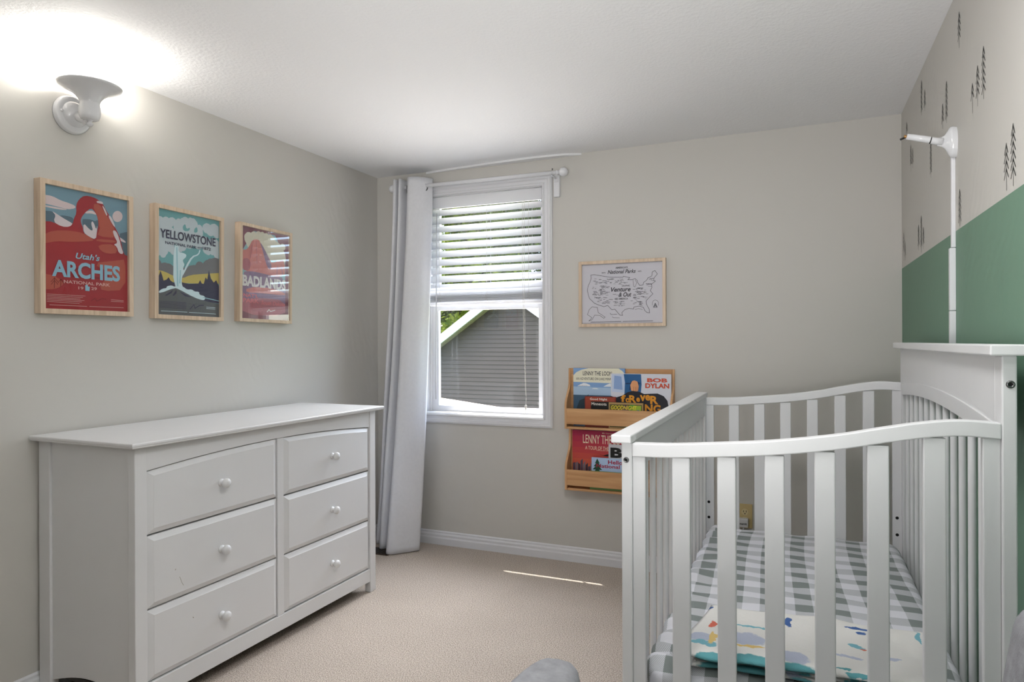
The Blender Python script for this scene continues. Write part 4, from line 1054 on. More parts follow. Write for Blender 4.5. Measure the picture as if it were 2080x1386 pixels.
def scallop(P, k=.22):
    """puffy outline: every edge that is not on the sheet border bulges outward"""
    area = sum(a[0] * b[1] - b[0] * a[1] for a, b in zip(P, P[1:] + P[:1])); sg = 1 if area > 0 else -1; R = []
    for a, b in zip(P, P[1:] + P[:1]):
        R.append(a); dx, dy = b[0] - a[0], b[1] - a[1]; l = math.hypot(dx, dy)
        if l < .03 or (a[0] < .02 and b[0] < .02) or (a[0] > .98 and b[0] > .98): continue
        n = max(1, int(l / .08))
        for q in range(n):
            for t, h_ in ((.2, .6), (.5, 1), (.8, .6)):
                f = (q + t) / n; e = k * l / n * h_; R.append((min(1, max(0, a[0] + dx * f + dy / l * e * sg)), a[1] + dy * f - dx / l * e * sg))
            if q < n - 1: f = (q + 1) / n; R.append((a[0] + dx * f, a[1] + dy * f))
    return R
PAL = dict(
 arches=dict(sky=(118, 152, 168), cloud=(214, 196, 196), mtn=(84, 106, 120), snow=(214, 202, 206), red=(158, 40, 48), terra=(176, 84, 68), dkred=(132, 28, 42), txt=(140, 184, 204), brown=(110, 34, 34), cream=(214, 170, 165)),
 yellowstone=dict(sky=(112, 168, 172), cloud=(190, 202, 208), hill=(118, 118, 122), yel=(196, 178, 96), navy=(52, 52, 78), white=(206, 228, 234), ltblue=(150, 196, 206), ground=(92, 96, 98)),
 badlands=dict(sky=(134, 178, 186), cloud=(214, 208, 186), rose=(204, 112, 102), dkrose=(170, 84, 96), purple=(128, 94, 128), cream=(226, 222, 218), pink=(214, 104, 108)),
 map=dict(ink=(58, 58, 66)))
BG = dict(arches=(118, 152, 168), yellowstone=(112, 168, 172), badlands=(120, 40, 62), map=(206, 204, 212))
def rot2(U, V, a): return U * math.cos(a) + V * math.sin(a), V * math.cos(a) - U * math.sin(a)
def picture(kind, o, U, V, N, w, h, bw, dep, label, fmat, ang=0, glass=M_picglass, rough=.5):
    U, V = rot2(Vector(U), Vector(V), ang); N = Vector(N); o = Vector(o)
    th = thing('framed_print', label, 'picture', o + U * w / 2 + V * h / 2, 'framed national park prints')
    def P(a, b_, c): return o + U * a + V * b_ + N * c
    b = MB()
    out = [(0, 0), (w, 0), (w, h), (0, h)]; inn = [(bw, bw), (w - bw, bw), (w - bw, h - bw), (bw, h - bw)]
    vs = [P(*p, .001) for p in out] + [P(*p, dep) for p in out] + [P(*p, dep) for p in inn] + [P(*p, dep - .012) for p in inn]
    fs = []
    for k in range(4):
        q = (k + 1) % 4; fs += [(k, q, 4 + q, 4 + k), (4 + k, 4 + q, 8 + q, 8 + k), (8 + k, 8 + q, 12 + q, 12 + k)]
    b.add(vs, fs, fmat); b.build('frame', th, .0008)
    p = MB(); iw, ih = w - 2 * bw, h - 2 * bw; fr = (P(bw, bw, dep - .013), U, V, N, iw, ih); e = .004 / iw
    pm = lambda c: mat(kind + '_print_' + c, PAL[kind][c], rough)
    p.flat([(-e, -e), (1 + e, -e), (1 + e, 1 + e), (-e, 1 + e)], fr, 0, mat(kind + '_print_base', BG[kind], rough))
    k = 1
    for m, pts in ART[kind]['polys']:
        if kind != 'arches' and m in ('cloud', 'hill'): pts = scallop(pts, .17 if m != 'hill' else .10)
        elif m not in ('navy', 'txt', 'ltblue') and len(pts) < 40: pts = chaikin(pts, 1)
        p.flat([(min(1, max(0, a)), min(1, max(0, c))) for a, c in pts], fr, k, pm(m)); k += .35
    for m, pts, wd in ART[kind]['strokes']: p.stroke(pts, fr, k + .5, pm(m), wd * (1.15 if kind == 'map' else 1))
    for t, u0, u1, v0, v1, m, sh, off in ART[kind]['texts']: p.text(t, fr, k + 1.2, pm(m), (u0, u1, v0, v1), sh, off + (.012 if kind == 'map' else 0))
    p.build('print', th)
    g = MB(); z = dep - .0035; g.add([P(bw - .001, bw - .001, z), P(w - bw + .001, bw - .001, z), P(w - bw + .001, h - bw + .001, z), P(bw - .001, h - bw + .001, z)], [(0, 1, 2, 3)], glass)
    g.build('glazing', th)
    b = MB(); b.add([P(.003, .003, .004), P(w - .003, .003, .004), P(w - .003, h - .003, .004), P(.003, h - .003, .004), P(.003, .003, .008), P(w - .003, .003, .008), P(w - .003, h - .003, .008), P(.003, h - .003, .008)], [(3, 2, 1, 0), (4, 5, 6, 7), (0, 1, 5, 4), (1, 2, 6, 5), (2, 3, 7, 6), (3, 0, 4, 7)], mat('backing_board', (120, 100, 80), .8)); b.build('backing', th)
    return th
picture('arches', (XL, 1.477, 1.3035), (0, 1, 0), (0, 0, 1), (1, 0, 0), .348, .462, .0175, .035, 'red Arches poster in a pale wood frame, leftmost under the sconce', M_frame)
picture('yellowstone', (XL, 1.918, 1.3005), (0, 1, 0), (0, 0, 1), (1, 0, 0), .350, .462, .0165, .035, 'Yellowstone geyser poster in a pale wood frame, middle of the left wall', M_frame, -.009)
picture('badlands', (XL, 2.362, 1.3005), (0, 1, 0), (0, 0, 1), (1, 0, 0), .346, .460, .0150, .035, 'Badlands poster reflecting the window, framed in pale wood nearest the corner', M_frame, -.014, glass=M_picglass_clear)
picture('map', (-1.092, YB, 1.2785), (1, 0, 0), (0, 0, 1), (0, -1, 0), .466, .352, .0165, .026, 'line-drawn map of national parks in a pale wood frame right of the window', M_frame)

# ------------------------------------------------------------------ wall bookshelf
M_pine = wood('pine', (186, 136, 88), (214, 168, 120), 0, 10); M_pine_v = wood('pine_upright', (190, 142, 96), (214, 168, 122), 2, 10)
sh = thing('wall_bookshelf', 'two-tier honey pine front-facing bookshelf on the wall right of the window', 'bookshelf', (-.87, YB, .405))
sx0, sx1 = -1.155, -.585
def tierprof(zt, zb):
    d = [(0, zt), (.012, zt), (.014, zt - .072)]
    d += [(.014 + .071 * (.5 - .5 * math.cos(math.pi * t)), zt - .072 - .125 * t) for t in [k / 8 for k in range(1, 9)]]
    return d + [(.085, zb), (0, zb)]
for x in (sx0, sx1 - .012):
    P = [(YB - d, z) for d, z in tierprof(1.055, .733)[:-1]] + [(YB - .012, .733)] + [(YB - d, z) for d, z in tierprof(.722, .405)[1:]] + [(YB, 1.055)]
    MB().prism(P, 'x', x, x + .012, M_pine_v).build('side_panel', sh, .0015)
for zb, zt in ((.733, 1.055), (.405, .722)):
    MB().box((sx0 + .012, YB - .083, zb), (sx1 - .012, YB, zb + .012), M_pine).build('shelf_board', sh, .001)
    MB().box((sx0 + .012, YB - .084, zb + .026), (sx1 - .012, YB - .074, zb + .110), M_pine).build('front_lip', sh, .001)
    if zt > 1: MB().box((sx0 + .012, YB - .011, zt - .028), (sx1 - .012, YB, zt), M_pine).build('back_rail', sh, .001)
    MB().box((sx0 + .012, YB - .006, zb + .012), (sx1 - .012, YB, zt - .028 if zt > 1 else zt - .004), M_pine).build('back_panel', sh)
M_page = mat('book_pages', (226, 220, 206), .9)
def bm_(n, c, r=.35): return mat('cover_' + n, c, r)
def book(x0, x1, z0, z1, yf, th, base, label, art, group, edge=None):
    t = thing('book', label, 'book', ((x0 + x1) / 2, yf + th / 2, z0), group)
    b = MB(); c = .0015
    b.box((x0, yf, z0), (x1, yf + c, z1), base); b.box((x0, yf + th - c, z0), (x1, yf + th, z1), edge or base); b.box((x0, yf + c, z0), (x0 + c, yf + th - c, z1), edge or base)
    fr = (Vector((x0, yf, z0)), Vector((1, 0, 0)), Vector((0, 0, 1)), Vector((0, -1, 0)), x1 - x0, z1 - z0)
    art(b, fr); b.build('cover', t)
    MB().box((x0 + c, yf + c, z0 + .002), (x1 - .002, yf + th - c, z1 - .002), M_page).build('pages', t)
def circ(cx, cy, rx, ry, n=20, a0=0, a1=2 * math.pi): return [(cx + rx * math.cos(a0 + (a1 - a0) * k / n), cy + ry * math.sin(a0 + (a1 - a0) * k / n)) for k in range(n + (0 if a1 - a0 > 6.2 else 1))]
U_ = 'picture books in the upper shelf tier'; L_ = 'picture books in the lower shelf tier'
M_let = bm_('dark_lettering', (40, 42, 52))
# frames below are normalised to each cover
def squeeze(fr, f): o, U, V, N, w, h = fr; return (o + V * (h * f), U, V, N, w, h * (1 - f))
def art1(b, fr):   # blue lake cover
    fr = squeeze(fr, .2)
    b.flat([(0, -.24), (1, -.24), (1, .42), (0, .42)], fr, 1, bm_('lake', (62, 92, 118))); b.flat([(0, .42), (1, .42), (1, .58), (0, .60)], fr, 1, bm_('horizon', (170, 196, 222)))
    arc = [(0, .84), (.06, .91), (.16, .965), (.30, 1.0), (.88, 1.0), (.95, .95), (1, .88), (1, .68), (0, .70)]
    b.flat([(0, .60), (1, .58), (1, .86), (0, .86)], fr, 1.2, bm_('sky_blue', (128, 164, 210))); b.flat(arc + [(0, .83)], fr, 2, bm_('cream', (232, 228, 206)))
    for x, z in ((.21, .64), (.72, .64)): b.flat([(x - .13, z - .03), (x + .13, z - .03), (x + .11, z + .005), (x + .04, z + .035), (x - .01, z + .04), (x - .07, z + .01)], fr, 3, bm_('white_cloud', (236, 240, 244)))
    b.flat([(.36, .555), (.50, .555), (.46, .575), (.40, .575)], fr, 3, bm_('white_cloud', (236, 240, 244)))
    b.flat([(.02, 0), (.24, 0), (.28, .25), (.30, .44), (.24, .36), (.12, .30)], fr, 3, bm_('island', (40, 58, 70)))
    b.text('LENNY THE LOON', fr, 4, M_let, (.19, .755, .845, .935), 0, .01); b.text('AN ADVENTURE ON LAKE MINNETONKA', fr, 4, M_let, (.055, .94, .745, .80), 0, 0)
    b.text('by Brianna', fr, 4, M_let, (.12, .28, .615, .628))
book(-1.122, -.839, .7455, 1.057, 3.488, .012, bm_('sky_blue', (128, 164, 210)), 'tall blue lake picture book with a cream title arch, back left of the upper tier', art1, U_, bm_('navy_spine', (60, 84, 140)))
def art2(b, fr):   # guitar cover
    fr = squeeze(fr, .26)
    b.flat([(.02, .55), (.42, .50), (.42, .98), (.02, .98)], fr, 1, bm_('wash', (196, 210, 234)))
    b.flat([(.05, .62), (.20, .60), (.18, .93), (.06, .95)], fr, 1.5, bm_('wash2', (140, 168, 214)))
    b.flat([(.23, .45), (.24, .78), (.22, .99), (.51, .99), (.52, .74), (.50, .45)], fr, 2, bm_('denim', (30, 92, 146)))
    b.flat([(.25, .74), (.50, .75), (.50, .78), (.25, .77)], fr, 2.5, bm_('denim_dark', (18, 54, 96)))
    b.flat([(.31, .60), (.34, .82), (.48, .80), (.47, .58)], fr, 2.6, bm_('denim_dark', (18, 54, 96)))
    b.flat([(.345, .585), (.33, .72), (.36, .82), (.40, .84), (.45, .81), (.47, .70), (.46, .58), (.41, .555)], fr, 3, bm_('hand', (226, 160, 112)))
    for x in (.385, .415, .44): b.flat([(x, .57), (x + .006, .57), (x + .004, .68), (x - .002, .68)], fr, 3.2, bm_('hand_line', (170, 100, 70)))
    b.flat([(0, .44), (.08, .40), (.20, .46), (.28, .54), (.37, .58), (.48, .56), (.56, .51), (.66, .52), (.78, .53), (.88, .47), (.94, .36), (.96, .2), (.95, 0), (0, 0)], fr, 4, bm_('guitar', (20, 20, 34)))
    r = bm_('red_lettering', (206, 72, 36)); a = bm_('amber_lettering', (226, 150, 30))
    b.text('BOB', fr, 5, r, (.61, .94, .80, .90), 0, .045); b.text('DYLAN', fr, 5, r, (.58, .97, .655, .775), 0, .04)
    # jumbled capitals, each letter set apart like the cover's
    for ch, x0, x1, z0, z1 in (('f', .17, .25, .30, .47), ('o', .25, .32, .29, .40), ('R', .31, .43, .29, .47), ('e', .43, .49, .31, .42), ('v', .49, .585, .33, .48), ('e', .58, .66, .35, .49), ('R', .66, .79, .27, .47), ('Y', .36, .46, .06, .25), ('O', .46, .56, .06, .25), ('U', .51, .56, .06, .25), ('N', .57, .70, .07, .26), ('G', .71, .83, .05, .255)):
        if ch in 'OU': continue
        b.text(ch, fr, 5, a, (x0, x1, z0, z1), 0, .04)
book(-.911, -.597, .7455, 1.031, 3.474, .012, bm_('pale_cover', (214, 216, 226)), 'white picture book with a black guitar and orange letters, right end of the upper tier', art2, U_)
def art3(b, fr):
    b.flat([(.03, .2), (.97, .2), (.97, .975), (.03, .975)], fr, .6, bm_('rust_top', (156, 66, 46))); b.flat([(.20, .20), (.985, .20), (.985, .84), (.20, .84)], fr, 1, bm_('night_black', (16, 18, 20)))
    b.flat([(.20, .20), (.98, .20), (.98, .32), (.8, .42), (.6, .30), (.4, .40), (.2, .3)], fr, 2, bm_('dark_green', (30, 60, 34)))
    w = bm_('white_lettering', (232, 228, 220)); b.text('Good Night', fr, 3, w, (.17, .73, .862, .955), 0, .015); b.text('Minnesota', fr, 3, w, (.22, .71, .715, .81), 0, .01)
book(-1.050, -.882, .7455, .908, 3.460, .010, bm_('rust', (138, 52, 38)), 'small rust and black board book in front of the blue lake book', art3, U_)
def art4(b, fr):
    b.flat([(.03, .05), (.97, .05), (.97, .93), (.03, .93)], fr, 1, bm_('jungle', (92, 84, 40)))
    b.flat([(.50, .05), (.80, .05), (.78, .93), (.62, .93)], fr, 2, bm_('leaf_green', (58, 142, 44))); b.flat([(.68, .60), (.93, .55), (.95, .9), (.70, .9)], fr, 2.5, bm_('leaf_lime', (150, 180, 50)))
    b.flat(circ(.29, .63, .06, .10), fr, 3, bm_('moon_cream', (232, 226, 150))); b.flat(circ(.86, .62, .06, .12), fr, 3, bm_('bird_blue', (60, 130, 180)))
    b.flat([(.38, .70), (.60, .5), (.55, .9), (.45, .93)], fr, 2, bm_('plum', (70, 40, 70)))
    b.text('GOODNIGHT', fr, 4, bm_('yellow_lettering', (232, 214, 60)), (.07, .82, .73, .89), .2, .02)
book(-.916, -.735, .7455, .881, 3.447, .010, bm_('tan_edge', (170, 140, 92)), 'small green and yellow board book at the front of the upper tier', art4, U_)
def art5(b, fr):
    n = 10
    for k in range(n):   # painted sunset bands printed on the cover
        t = k / (n - 1); c = tuple(int(a + (c_ - a) * t) for a, c_ in zip((226, 128, 52), (168, 28, 72)))
        b.flat([(0, k / n), (1, k / n), (1, (k + 1) / n), (0, (k + 1) / n)], fr, 1, bm_('sunset_%d' % k, c))
    rr = random.Random(4)
    for k in range(9):
        x = .01 + k * .045; b.flat([(x, .18), (x + .04, .18), (x + .04, .40 + rr.uniform(0, .13) - k * .008), (x, .40 + rr.uniform(0, .10) - k * .008)], fr, 2, bm_('skyline_%d' % (k % 3), [(84, 74, 92), (120, 108, 116), (64, 54, 66)][k % 3]))
    b.flat([(.46, .60), (.55, .575), (.62, .60), (.70, .63), (.78, .58), (.68, .585), (.62, .56), (.56, .565)], fr, 3, bm_('bird_black', (30, 20, 26)))
    c = bm_('cream_lettering', (240, 222, 196)); b.text('LENNY THE LOON', fr, 4, c, (.19, 1.02 * .97, .775, .93), 0, .005); b.text('A TOUR OF THE TWIN CITIES', fr, 4, c, (.23, .98, .665, .73)); b.text('Brianna', fr, 4, c, (.53, .75, .955, .975)); b.text('illustrated by', fr, 4, c, (.43, .80, .65, .668))
book(-1.129, -.815, .4185, .722, 3.488, .012, bm_('crimson', (168, 28, 62)), 'tall red and orange sunset picture book, back left of the lower tier', art5, L_)
def art6(b, fr):
    b.flat([(.0, .0), (1, 0), (1, .62), (0, .62)], fr, 1, bm_('grey_photo', (150, 152, 158)))
    b.text('B', fr, 3, bm_('black_lettering', (16, 16, 18)), (.05, .38, .71, .935), 0, .05); b.text('ats', fr, 3, bm_('grey_lettering', (100, 100, 110)), (.42, .80, .77, .85))
book(-.925, -.725, .4185, .656, 3.474, .010, bm_('light_grey_cover', (206, 206, 212)), 'grey book with a large black letter B in the lower tier', art6, L_)
def art7(b, fr):
    b.flat([(0, 0), (1, 0), (1, .45), (0, .52)], fr, 1, bm_('pale_valley', (150, 176, 206)))
    for s_, z in ((.085, .52), (.10, .62), (.075, .72), (.05, .82)): b.flat([(.12 - s_, z), (.12 + s_, z), (.12, z + .16)], fr, 2 + z, bm_('pine_green', (24, 74, 52)))
    b.flat([(.36, .36), (.42, .50), (.50, .55), (.56, .50), (.60, .36)], fr, 3, bm_('sand_rock', (222, 178, 120)))
    r = bm_('crimson_lettering', (170, 24, 66)); b.text('Hello,', fr, 4, r, (.34, .66, .80, .95), 0, .02); b.text('National Parks!', fr, 4, r, (.10, .97, .69, .81), 0, .02)
    b.flat([(0, 0), (1, 0), (1, .10), (0, .10)], fr, 2.5, bm_('meadow', (96, 140, 70)))
book(-1.014, -.750, .4185, .584, 3.460, .010, bm_('hello_blue', (176, 200, 232)), 'pale blue book with a pine tree at the front of the lower tier', art7, L_)
def art8(b, fr): b.flat([(0, 0), (1, 0), (1, .9), (0, .9)], fr, 1, bm_('moss', (104, 142, 78)))
book(-1.02, -.74, .4185, .515, 3.447, .008, bm_('moss_edge', (130, 160, 100)), 'low green book behind the front lip of the lower tier', art8, L_)

# ------------------------------------------------------------------ tree decals on the right wall
M_ink = mat('decal_black', (34, 34, 32), .6)
def cluster(trees, label):
    yc_ = sum(t[0] for t in trees) / len(trees); zb = min(t[2] for t in trees)
    b = MB(); fr = (Vector((XR, 0, 0)), Vector((0, -1, 0)), Vector((0, 0, 1)), Vector((-1, 0, 0)), 1, 1)
    for y, zt, zb_, n in trees:
        u = -y; b.stroke([(u, zb_), (u, zt)], fr, 1, M_ink, .0030)
        for k in range(n):
            za = zt - .001 - k * min(.0187, .84 * (zt - zb_) / n); hw = .0175 if k else .013; dr_ = .0225
            b.stroke([(u - hw, za - dr_), (u, za)], fr, 2, M_ink, .0036); b.stroke([(u, za), (u + hw, za - dr_)], fr, 2.5, M_ink, .0036)
    o = b.build('tree_decal', loc=(XR, yc_, zb)); tag(o, label, 'wall decal', 'line-drawn tree decals on the right wall')
cluster([(2.319, 2.157, 2.053, 4)], 'single black tree decal highest on the wall near the ceiling')
cluster([(2.042, 1.945, 1.812, 6), (2.103, 1.919, 1.813, 4), (2.161, 1.893, 1.813, 2)], 'three stepped black tree decals above the pair at the right edge')
cluster([(2.505, 2.02, 1.889, 6), (2.567, 1.969, 1.889, 3)], 'tall and short black tree decals just above the white camera arm')
cluster([(1.789, 1.674, 1.538, 6), (1.842, 1.645, 1.539, 4)], 'largest pair of black tree decals just above the green paint at the right edge')
cluster([(2.971, 2.189, 2.057, 6), (2.901, 2.13, 2.052, 3)], 'pair of black tree decals nearest the ceiling toward the corner')
cluster([(3.351, 2.144, 2.064, 2)], 'small single black tree decal in the corner behind the tip of the camera arm')
cluster([(3.239, 2.014, 1.906, 4), (3.191, 1.989, 1.909, 3)], 'small pair of black tree decals below the tip of the camera arm')
cluster([(2.781, 1.909, 1.777, 6)], 'single tall black tree decal under the middle of the camera arm')
cluster([(2.320, 1.640, 1.533, 5), (2.398, 1.648, 1.556, 5)], 'pair of black tree decals behind the vertical cable cover')
cluster([(2.987, 1.677, 1.536, 6), (3.052, 1.652, 1.552, 4), (2.94, 1.625, 1.544, 3)], 'group of three black tree decals just above the green paint')
cluster([(3.453, 1.68, 1.555, 4), (3.409, 1.635, 1.552, 3)], 'pair of black tree decals tight in the corner above the green paint')

# ------------------------------------------------------------------ cable cover and monitor arm on the right wall
cc = thing('cable_cover', 'white vertical cable cover running down the right wall behind the crib', 'cable cover', (XR, 2.384, .1))
for z0, z1, d, w in ((1.478, 1.752, .011, .016), (1.289, 1.4765, .016, .019), (.10, 1.2875, .016, .019)):
    MB().box((XR - d, 2.375, z0), (XR, 2.375 + w, z1), M_trim).build('cover_section', cc, .0015)
mo = thing('monitor_arm', 'white wall-mounted baby monitor arm reaching over the crib', 'monitor arm', (XR, 2.365, 1.79))
def ell(prof, o, n=36, sy=.52):
    b = MB(); vs = []
    for d, r in prof:
        for k in range(n): t = 2 * math.pi * k / n; vs.append((o[0] - d, o[1] + r * sy * math.cos(t), o[2] + r * math.sin(t) + (d - .0) * (.12)))
    fs = [(i * n + k, i * n + (k + 1) % n, (i + 1) * n + (k + 1) % n, (i + 1) * n + k) for i in range(len(prof) - 1) for k in range(n)]
    b.add(vs, fs, M_enamel, True); return b
ell([(0, .0455), (.010, .0465), (.0155, .0445), (.019, .040), (.024, .030), (.030, .020), (.038, .0145), (.050, .012)], (XR, 2.365, 1.790)).build('base', mo)
MB().tube([(XR - .035, 2.363, 1.794), (XR - .055, 2.362, 1.799), (XR - .085, 2.360, 1.808), (XR - .13, 2.357, 1.820)], [.0115, .0105, .0100, .0085], M_enamel, 20).build('arm', mo)
MB().lathe([(.0103, -.001), (.0108, 0), (.0108, .0012), (.0103, .0022)], (XR - .066, 2.3612, 1.802), (-1, -.03, .28), M_black, 20).build('joint_ring', mo)
b = MB(); b.tube([(XR - .128, 2.357, 1.819), (XR - .137, 2.356, 1.821)], .005, mat('brass_tip', (170, 130, 80), .4, metal=.6), 10)
b.tube([(XR - .135, 2.356, 1.817), (XR - .147, 2.355, 1.812)], .003, M_black, 8); b.build('tip', mo)

# ------------------------------------------------------------------ outlet, charger
M_almond = mat('almond_plastic', (206, 184, 132), .4); M_slot = mat('slot_dark', (48, 34, 22), .7)
ot = thing('electrical_outlet', 'almond electrical outlet on the far wall behind the crib', 'outlet', (-.246, YB, .335))
MB().box((-.281, YB - .006, .2755), (-.211, YB, .3945), M_almond).build('plate', ot, .002)
M_alm2 = mat('almond_socket', (220, 204, 158), .4)
for zc_ in (.3545, .3155):
    b = MB(); b.lathe([(0, .0012), (.0155, .0012), (.0165, 0)], (-.246, YB - .0068, zc_), (0, -1, 0), M_alm2, 24, False)
    for dx in (-.0065, .0065): b.box((-.246 + dx - .0013, YB - .0086, zc_ - .001), (-.246 + dx + .0013, YB - .0078, zc_ + .008), M_slot)
    b.lathe([(0, .0018), (.0028, .0018), (.0028, 0)], (-.246, YB - .007, zc_ - .0075), (0, -1, 0), M_slot, 12, False); b.build('socket', ot)
ch = thing('charger_plug', 'white square charger plugged into the lower socket of the almond outlet', 'charger', (-.2515, YB - .03, .307))
b = MB(); b.box((-.2735, YB - .042, .286), (-.2285, YB - .0095, .328), M_enamel); b.build('body', ch, .004, 3)
b = MB(); fr = (Vector((-.2735, YB - .0423, .286)), Vector((1, 0, 0)), Vector((0, 0, 1)), Vector((0, -1, 0)), .045, .042)
b.text('nanit', fr, 1, M_let, (.14, .86, .32, .56), 0, .03); b.build('lettering', ch)
MB().tube([(-.2515, YB - .03, .286), (-.2515, YB - .03, .27), (-.253, YB - .028, .262), (-.255, YB - .02, .20), (-.24, YB - .012, .10), (-.21, YB - .021, .02), (-.15, YB - .03, .006)], [.004, .004, .0018, .0018, .0018, .0018, .0018], M_enamel, 8).build('cable', ch)

# ------------------------------------------------------------------ floor vent
M_reg = mat('brown_register', (66, 50, 40), .5)
fv = thing('floor_vent', 'dark brown floor vent in the carpet under the curtain', 'floor vent', (-2.24, 3.265, 0))
MB().box((-2.335, 3.205, -.001), (-2.130, 3.315, .003), M_reg).build('plate', fv, .001)
for k in range(9): MB().box((-2.325 + k * .0215, 3.218, .003), (-2.3145 + k * .0215, 3.302, .0045), M_black).build('slot', fv)

# ------------------------------------------------------------------ grey upholstery cut off by the frame edges
M_grey = mat('grey_felt', (142, 142, 146), .95, bump=.5, bscale=300, bdist=.002, var=.16, vscale=55)
ac = thing('armchair', 'grey felt armchair with only the round end of its arm showing at the bottom edge', 'armchair', (-.15, .82, 0))
def loft(b, rings, m):
    n = len(rings[0]); vs = [p for r in rings for p in r]
    fs = [(i * n + k, i * n + (k + 1) % n, (i + 1) * n + (k + 1) % n, (i + 1) * n + k) for i in range(len(rings) - 1) for k in range(n)]
    fs += [tuple(range(n))[::-1], tuple(range((len(rings) - 1) * n, len(rings) * n))]; b.add(vs, fs, m, True)
def pad(x0, x1, y0, y1, z0, z1, r=.04, n=32, tilt=0):
    b = MB(); cx, cy = (x0 + x1) / 2, (y0 + y1) / 2; rings = []
    H = [(z0, .96), (z0 + .01, 1), (z1 - r, 1)] + [(z1 - r + r * math.sin(t), 1 - (1 - math.cos(t)) * r / ((x1 - x0) / 2)) for t in [math.pi / 2 * k / 6 for k in range(1, 7)]]
    for z, s_ in H:
        R = []
        for k in range(n):
            t = 2 * math.pi * k / n; c, s2 = math.cos(t), math.sin(t); e = .55
            R.append((cx + tilt * (z - z0) + (x1 - x0) / 2 * s_ * math.copysign(abs(c) ** e, c), cy + ((y1 - y0) / 2 - (x1 - x0) / 2 * (1 - s_)) * math.copysign(abs(s2) ** e, s2), z))
        rings.append(R)
    loft(b, rings, M_grey); return b
pad(-.466, -.336, .42, 1.168, .08, .630, .03).build('arm', ac)
pad(.10, .205, .42, 1.10, .08, .60, .025).build('arm', ac)
pad(-.335, .10, .45, 1.08, .10, .42, .05).build('seat', ac)
pad(-.44, .19, .40, .50, .10, .80, .03).build('backrest', ac)
for x in (-.41, .16):
    for y in (.48, 1.05): MB().lathe([(0, 0), (.014, 0), (.020, .09), (0, .09)], (x, y, 0), (0, 0, 1), M_pine_v, 14).build('leg', ac)
fc = pad(.163, .291, 1.08, 1.22, .002, .83, .05, tilt=.155).build('floor_bolster', loc=(.22, 1.15, 0)); tag(fc, 'grey felt bolster leaning on the green wall, cut off at the bottom right corner', 'bolster')

# ------------------------------------------------------------------ outside
M_siding = mat('grey_siding', (58, 48, 41), .7, var=.06, vscale=3)
M_ext_white = mat('white_fascia', (235, 238, 242), .5); M_shingle = mat('tan_shingle', (214, 200, 178), .9, var=.18, vscale=18)
HY = 16.0; PX, PZ = -6.86, 2.44; sl_ = .69
nh = thing('neighbour_house', 'grey lap-sided house gable with white rake boards outside the window', 'house', (PX, HY, -3.2))
b = MB(); ex = .112; z = -3.2
while z < PZ - .02:
    z2 = min(z + ex, PZ); half = lambda zz: min(4.6, (PZ - zz) / sl_)
    h0, h1 = half(z), max(half(z2), .001)
    vs = [(PX - h0, HY - .020, z), (PX + h0, HY - .020, z), (PX + h1, HY - .004, z2), (PX - h1, HY - .004, z2), (PX - h0, HY, z), (PX + h0, HY, z)]
    b.add(vs, [(0, 1, 2, 3), (0, 4, 5, 1)], M_siding); z = z2
b.box((PX - 4.5, HY, -3.2), (PX + 4.5, HY + 3, -1.0), M_siding); b.build('siding_wall', nh)
for s_ in (-1, 1):
    P = [(PX, PZ), (PX + s_ * 4.75, PZ - 4.75 * sl_), (PX + s_ * 4.75, PZ - 4.75 * sl_ + .215), (PX, PZ + .215)]
    MB().prism(P, 'y', HY - .36, HY - .30, M_ext_white).build('rake_board', nh)
    P = [(PX, PZ + .195), (PX + s_ * 4.8, PZ + .195 - 4.8 * sl_), (PX + s_ * 4.8, PZ + .235 - 4.8 * sl_), (PX, PZ + .235)]
    MB().prism(P, 'y', HY - .38, HY + 3, M_shingle).build('roof', nh)
pr_ = thing('porch_roof', 'low tan shingled roof just below the window view', 'roof', (-5, 9, -3.2))
b = MB(); vs = [(-7.5, 9.2, .60), (-3.0, 9.2, .10), (1.0, 3.9, -.75), (-7.5, 3.9, -.75)]; vs += [(a, c, d - .15) for a, c, d in vs]  # slab stretched toward the house to bounce sun up through the window
b.add(vs, [(0, 1, 2, 3)[::-1], (4, 5, 6, 7), (0, 1, 5, 4), (1, 2, 6, 5), (2, 3, 7, 6), (3, 0, 4, 7)], M_shingle); b.build('shingles', pr_)
MB().box((-7.3, 4.3, -3.2), (-3.4, 9.0, -1.1), M_siding).build('porch_wall', pr_)
ev = MB().box((-3.6, YB + T, 2.215), (1.6, 3.983, 2.30), M_ext_white).build('eave', loc=(-1, 3.8, 2.2)); struct(ev)
gr = MB().box((-45, 4.5, -3.3), (25, 60, -3.2), mat('lawn', (92, 120, 60), .95, var=.3, vscale=2)).build('ground'); struct(gr)

def leaf_mat(name, c1, c2):
    m = bpy.data.materials.new(name); m.use_nodes = True; nt = m.node_tree; nt.nodes.clear(); L = nt.links.new
    o = nt.nodes.new('ShaderNodeOutputMaterial'); d = nt.nodes.new('ShaderNodeBsdfDiffuse'); t = nt.nodes.new('ShaderNodeBsdfTranslucent'); mx = nt.nodes.new('ShaderNodeMixShader'); mx.inputs[0].default_value = .5
    tc = nt.nodes.new('ShaderNodeTexCoord'); n = nt.nodes.new('ShaderNodeTexNoise'); n.inputs['Scale'].default_value = 1.6; n.inputs['Detail'].default_value = 8
    r = nt.nodes.new('ShaderNodeValToRGB'); r.color_ramp.elements[0].position = .38; r.color_ramp.elements[1].position = .62
    r.color_ramp.elements[0].color = (*lin(c1), 1); r.color_ramp.elements[1].color = (*lin(c2), 1)
    L(tc.outputs['Object'], n.inputs['Vector']); L(n.outputs[0], r.inputs[0]); L(r.outputs[0], d.inputs[0]); L(r.outputs[0], t.inputs[0]); L(d.outputs[0], mx.inputs[1]); L(t.outputs[0], mx.inputs[2]); L(mx.outputs[0], o.inputs[0])
    return m
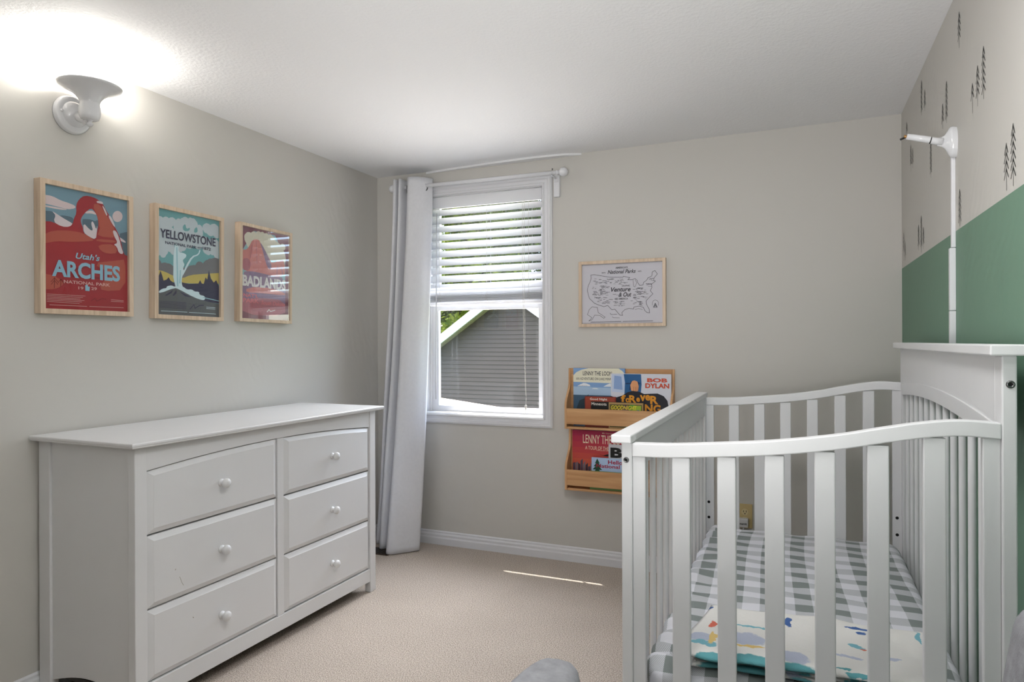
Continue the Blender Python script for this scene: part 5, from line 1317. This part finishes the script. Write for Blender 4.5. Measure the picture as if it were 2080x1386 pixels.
M_leafs = [leaf_mat('leaf_bright', (60, 78, 20), (120, 132, 48)), leaf_mat('leaf_deep', (36, 52, 24), (84, 100, 40)), leaf_mat('leaf_gold', (64, 70, 22), (124, 112, 44))]
M_bark = mat('bark', (92, 78, 62), .9, var=.3, vscale=20)
def tree(x, y, h, R, n, lm, label, seed):
    rnd = random.Random(seed); t = thing('leafy_tree', label, 'tree', (x, y, -3.2), 'trees beyond the neighbouring house')
    b = MB(); b.tube([(x, y, -3.2), (x + .2, y, -.5), (x - .1, y, h * .45), (x + .1, y + .1, h * .8)], [.28, .2, .14, .05], M_bark, 10)
    blobs = []
    for k in range(26):
        a = rnd.uniform(0, 6.28); rr = R * rnd.uniform(.15, .85); zz = rnd.uniform(-1.6, h); f = 1 - .6 * max(0, zz / h) ** 2
        c = Vector((x + rr * f * math.cos(a), y + rr * f * math.sin(a) * .7, zz)); blobs.append((c, R * rnd.uniform(.3, .48)))
        b.tube([(x, y, max(-1, zz - 1.5)), tuple((c + Vector((x, y, zz - 1))) / 2), tuple(c)], [.09, .05, .02], M_bark, 6)
    b.build('trunk', t)
    b = MB(); vs = []; fs = []
    for k in range(n):
        c, r = blobs[rnd.randrange(len(blobs))]; d = Vector((rnd.gauss(0, 1), rnd.gauss(0, 1), rnd.gauss(0, 1))).normalized() * r * rnd.uniform(.55, 1.05) ** .6
        p = c + d; u = Vector((rnd.gauss(0, 1), rnd.gauss(0, 1), rnd.gauss(0, 1))).normalized(); v = u.orthogonal().normalized(); s_ = rnd.uniform(.07, .15); i = len(vs)
        vs += [p - u * s_, p - v * s_ * .5, p + u * s_, p + v * s_ * .5]; fs.append((i, i + 1, i + 2, i + 3))
    b.add(vs, fs, lm); b.build('foliage', t)
tree(-12.1, 23.5, 7.8, 2.8, 34000, M_leafs[0], 'bright green leafy tree just left of the grey gable', 1)
tree(-4.2, 23.5, 8.4, 2.6, 9000, M_leafs[0], 'light green tree rising right of the grey gable peak', 2)
tree(-12.9, 31, 10.8, 3.3, 34000, M_leafs[1], 'dark green tree at the back, straight behind the gable corner', 3)
tree(-21.4, 31, 10.5, 3.3, 12000, M_leafs[1], 'dark green tree at the back far left of the gable', 4)
tree(-19.6, 23.5, 7.8, 2.7, 10000, M_leafs[2], 'yellow-green tree farthest left beyond the gable', 5)
tree(-4.2, 31, 9.5, 3.2, 8000, M_leafs[2], 'yellow-green tree at the back right of the gable', 6)
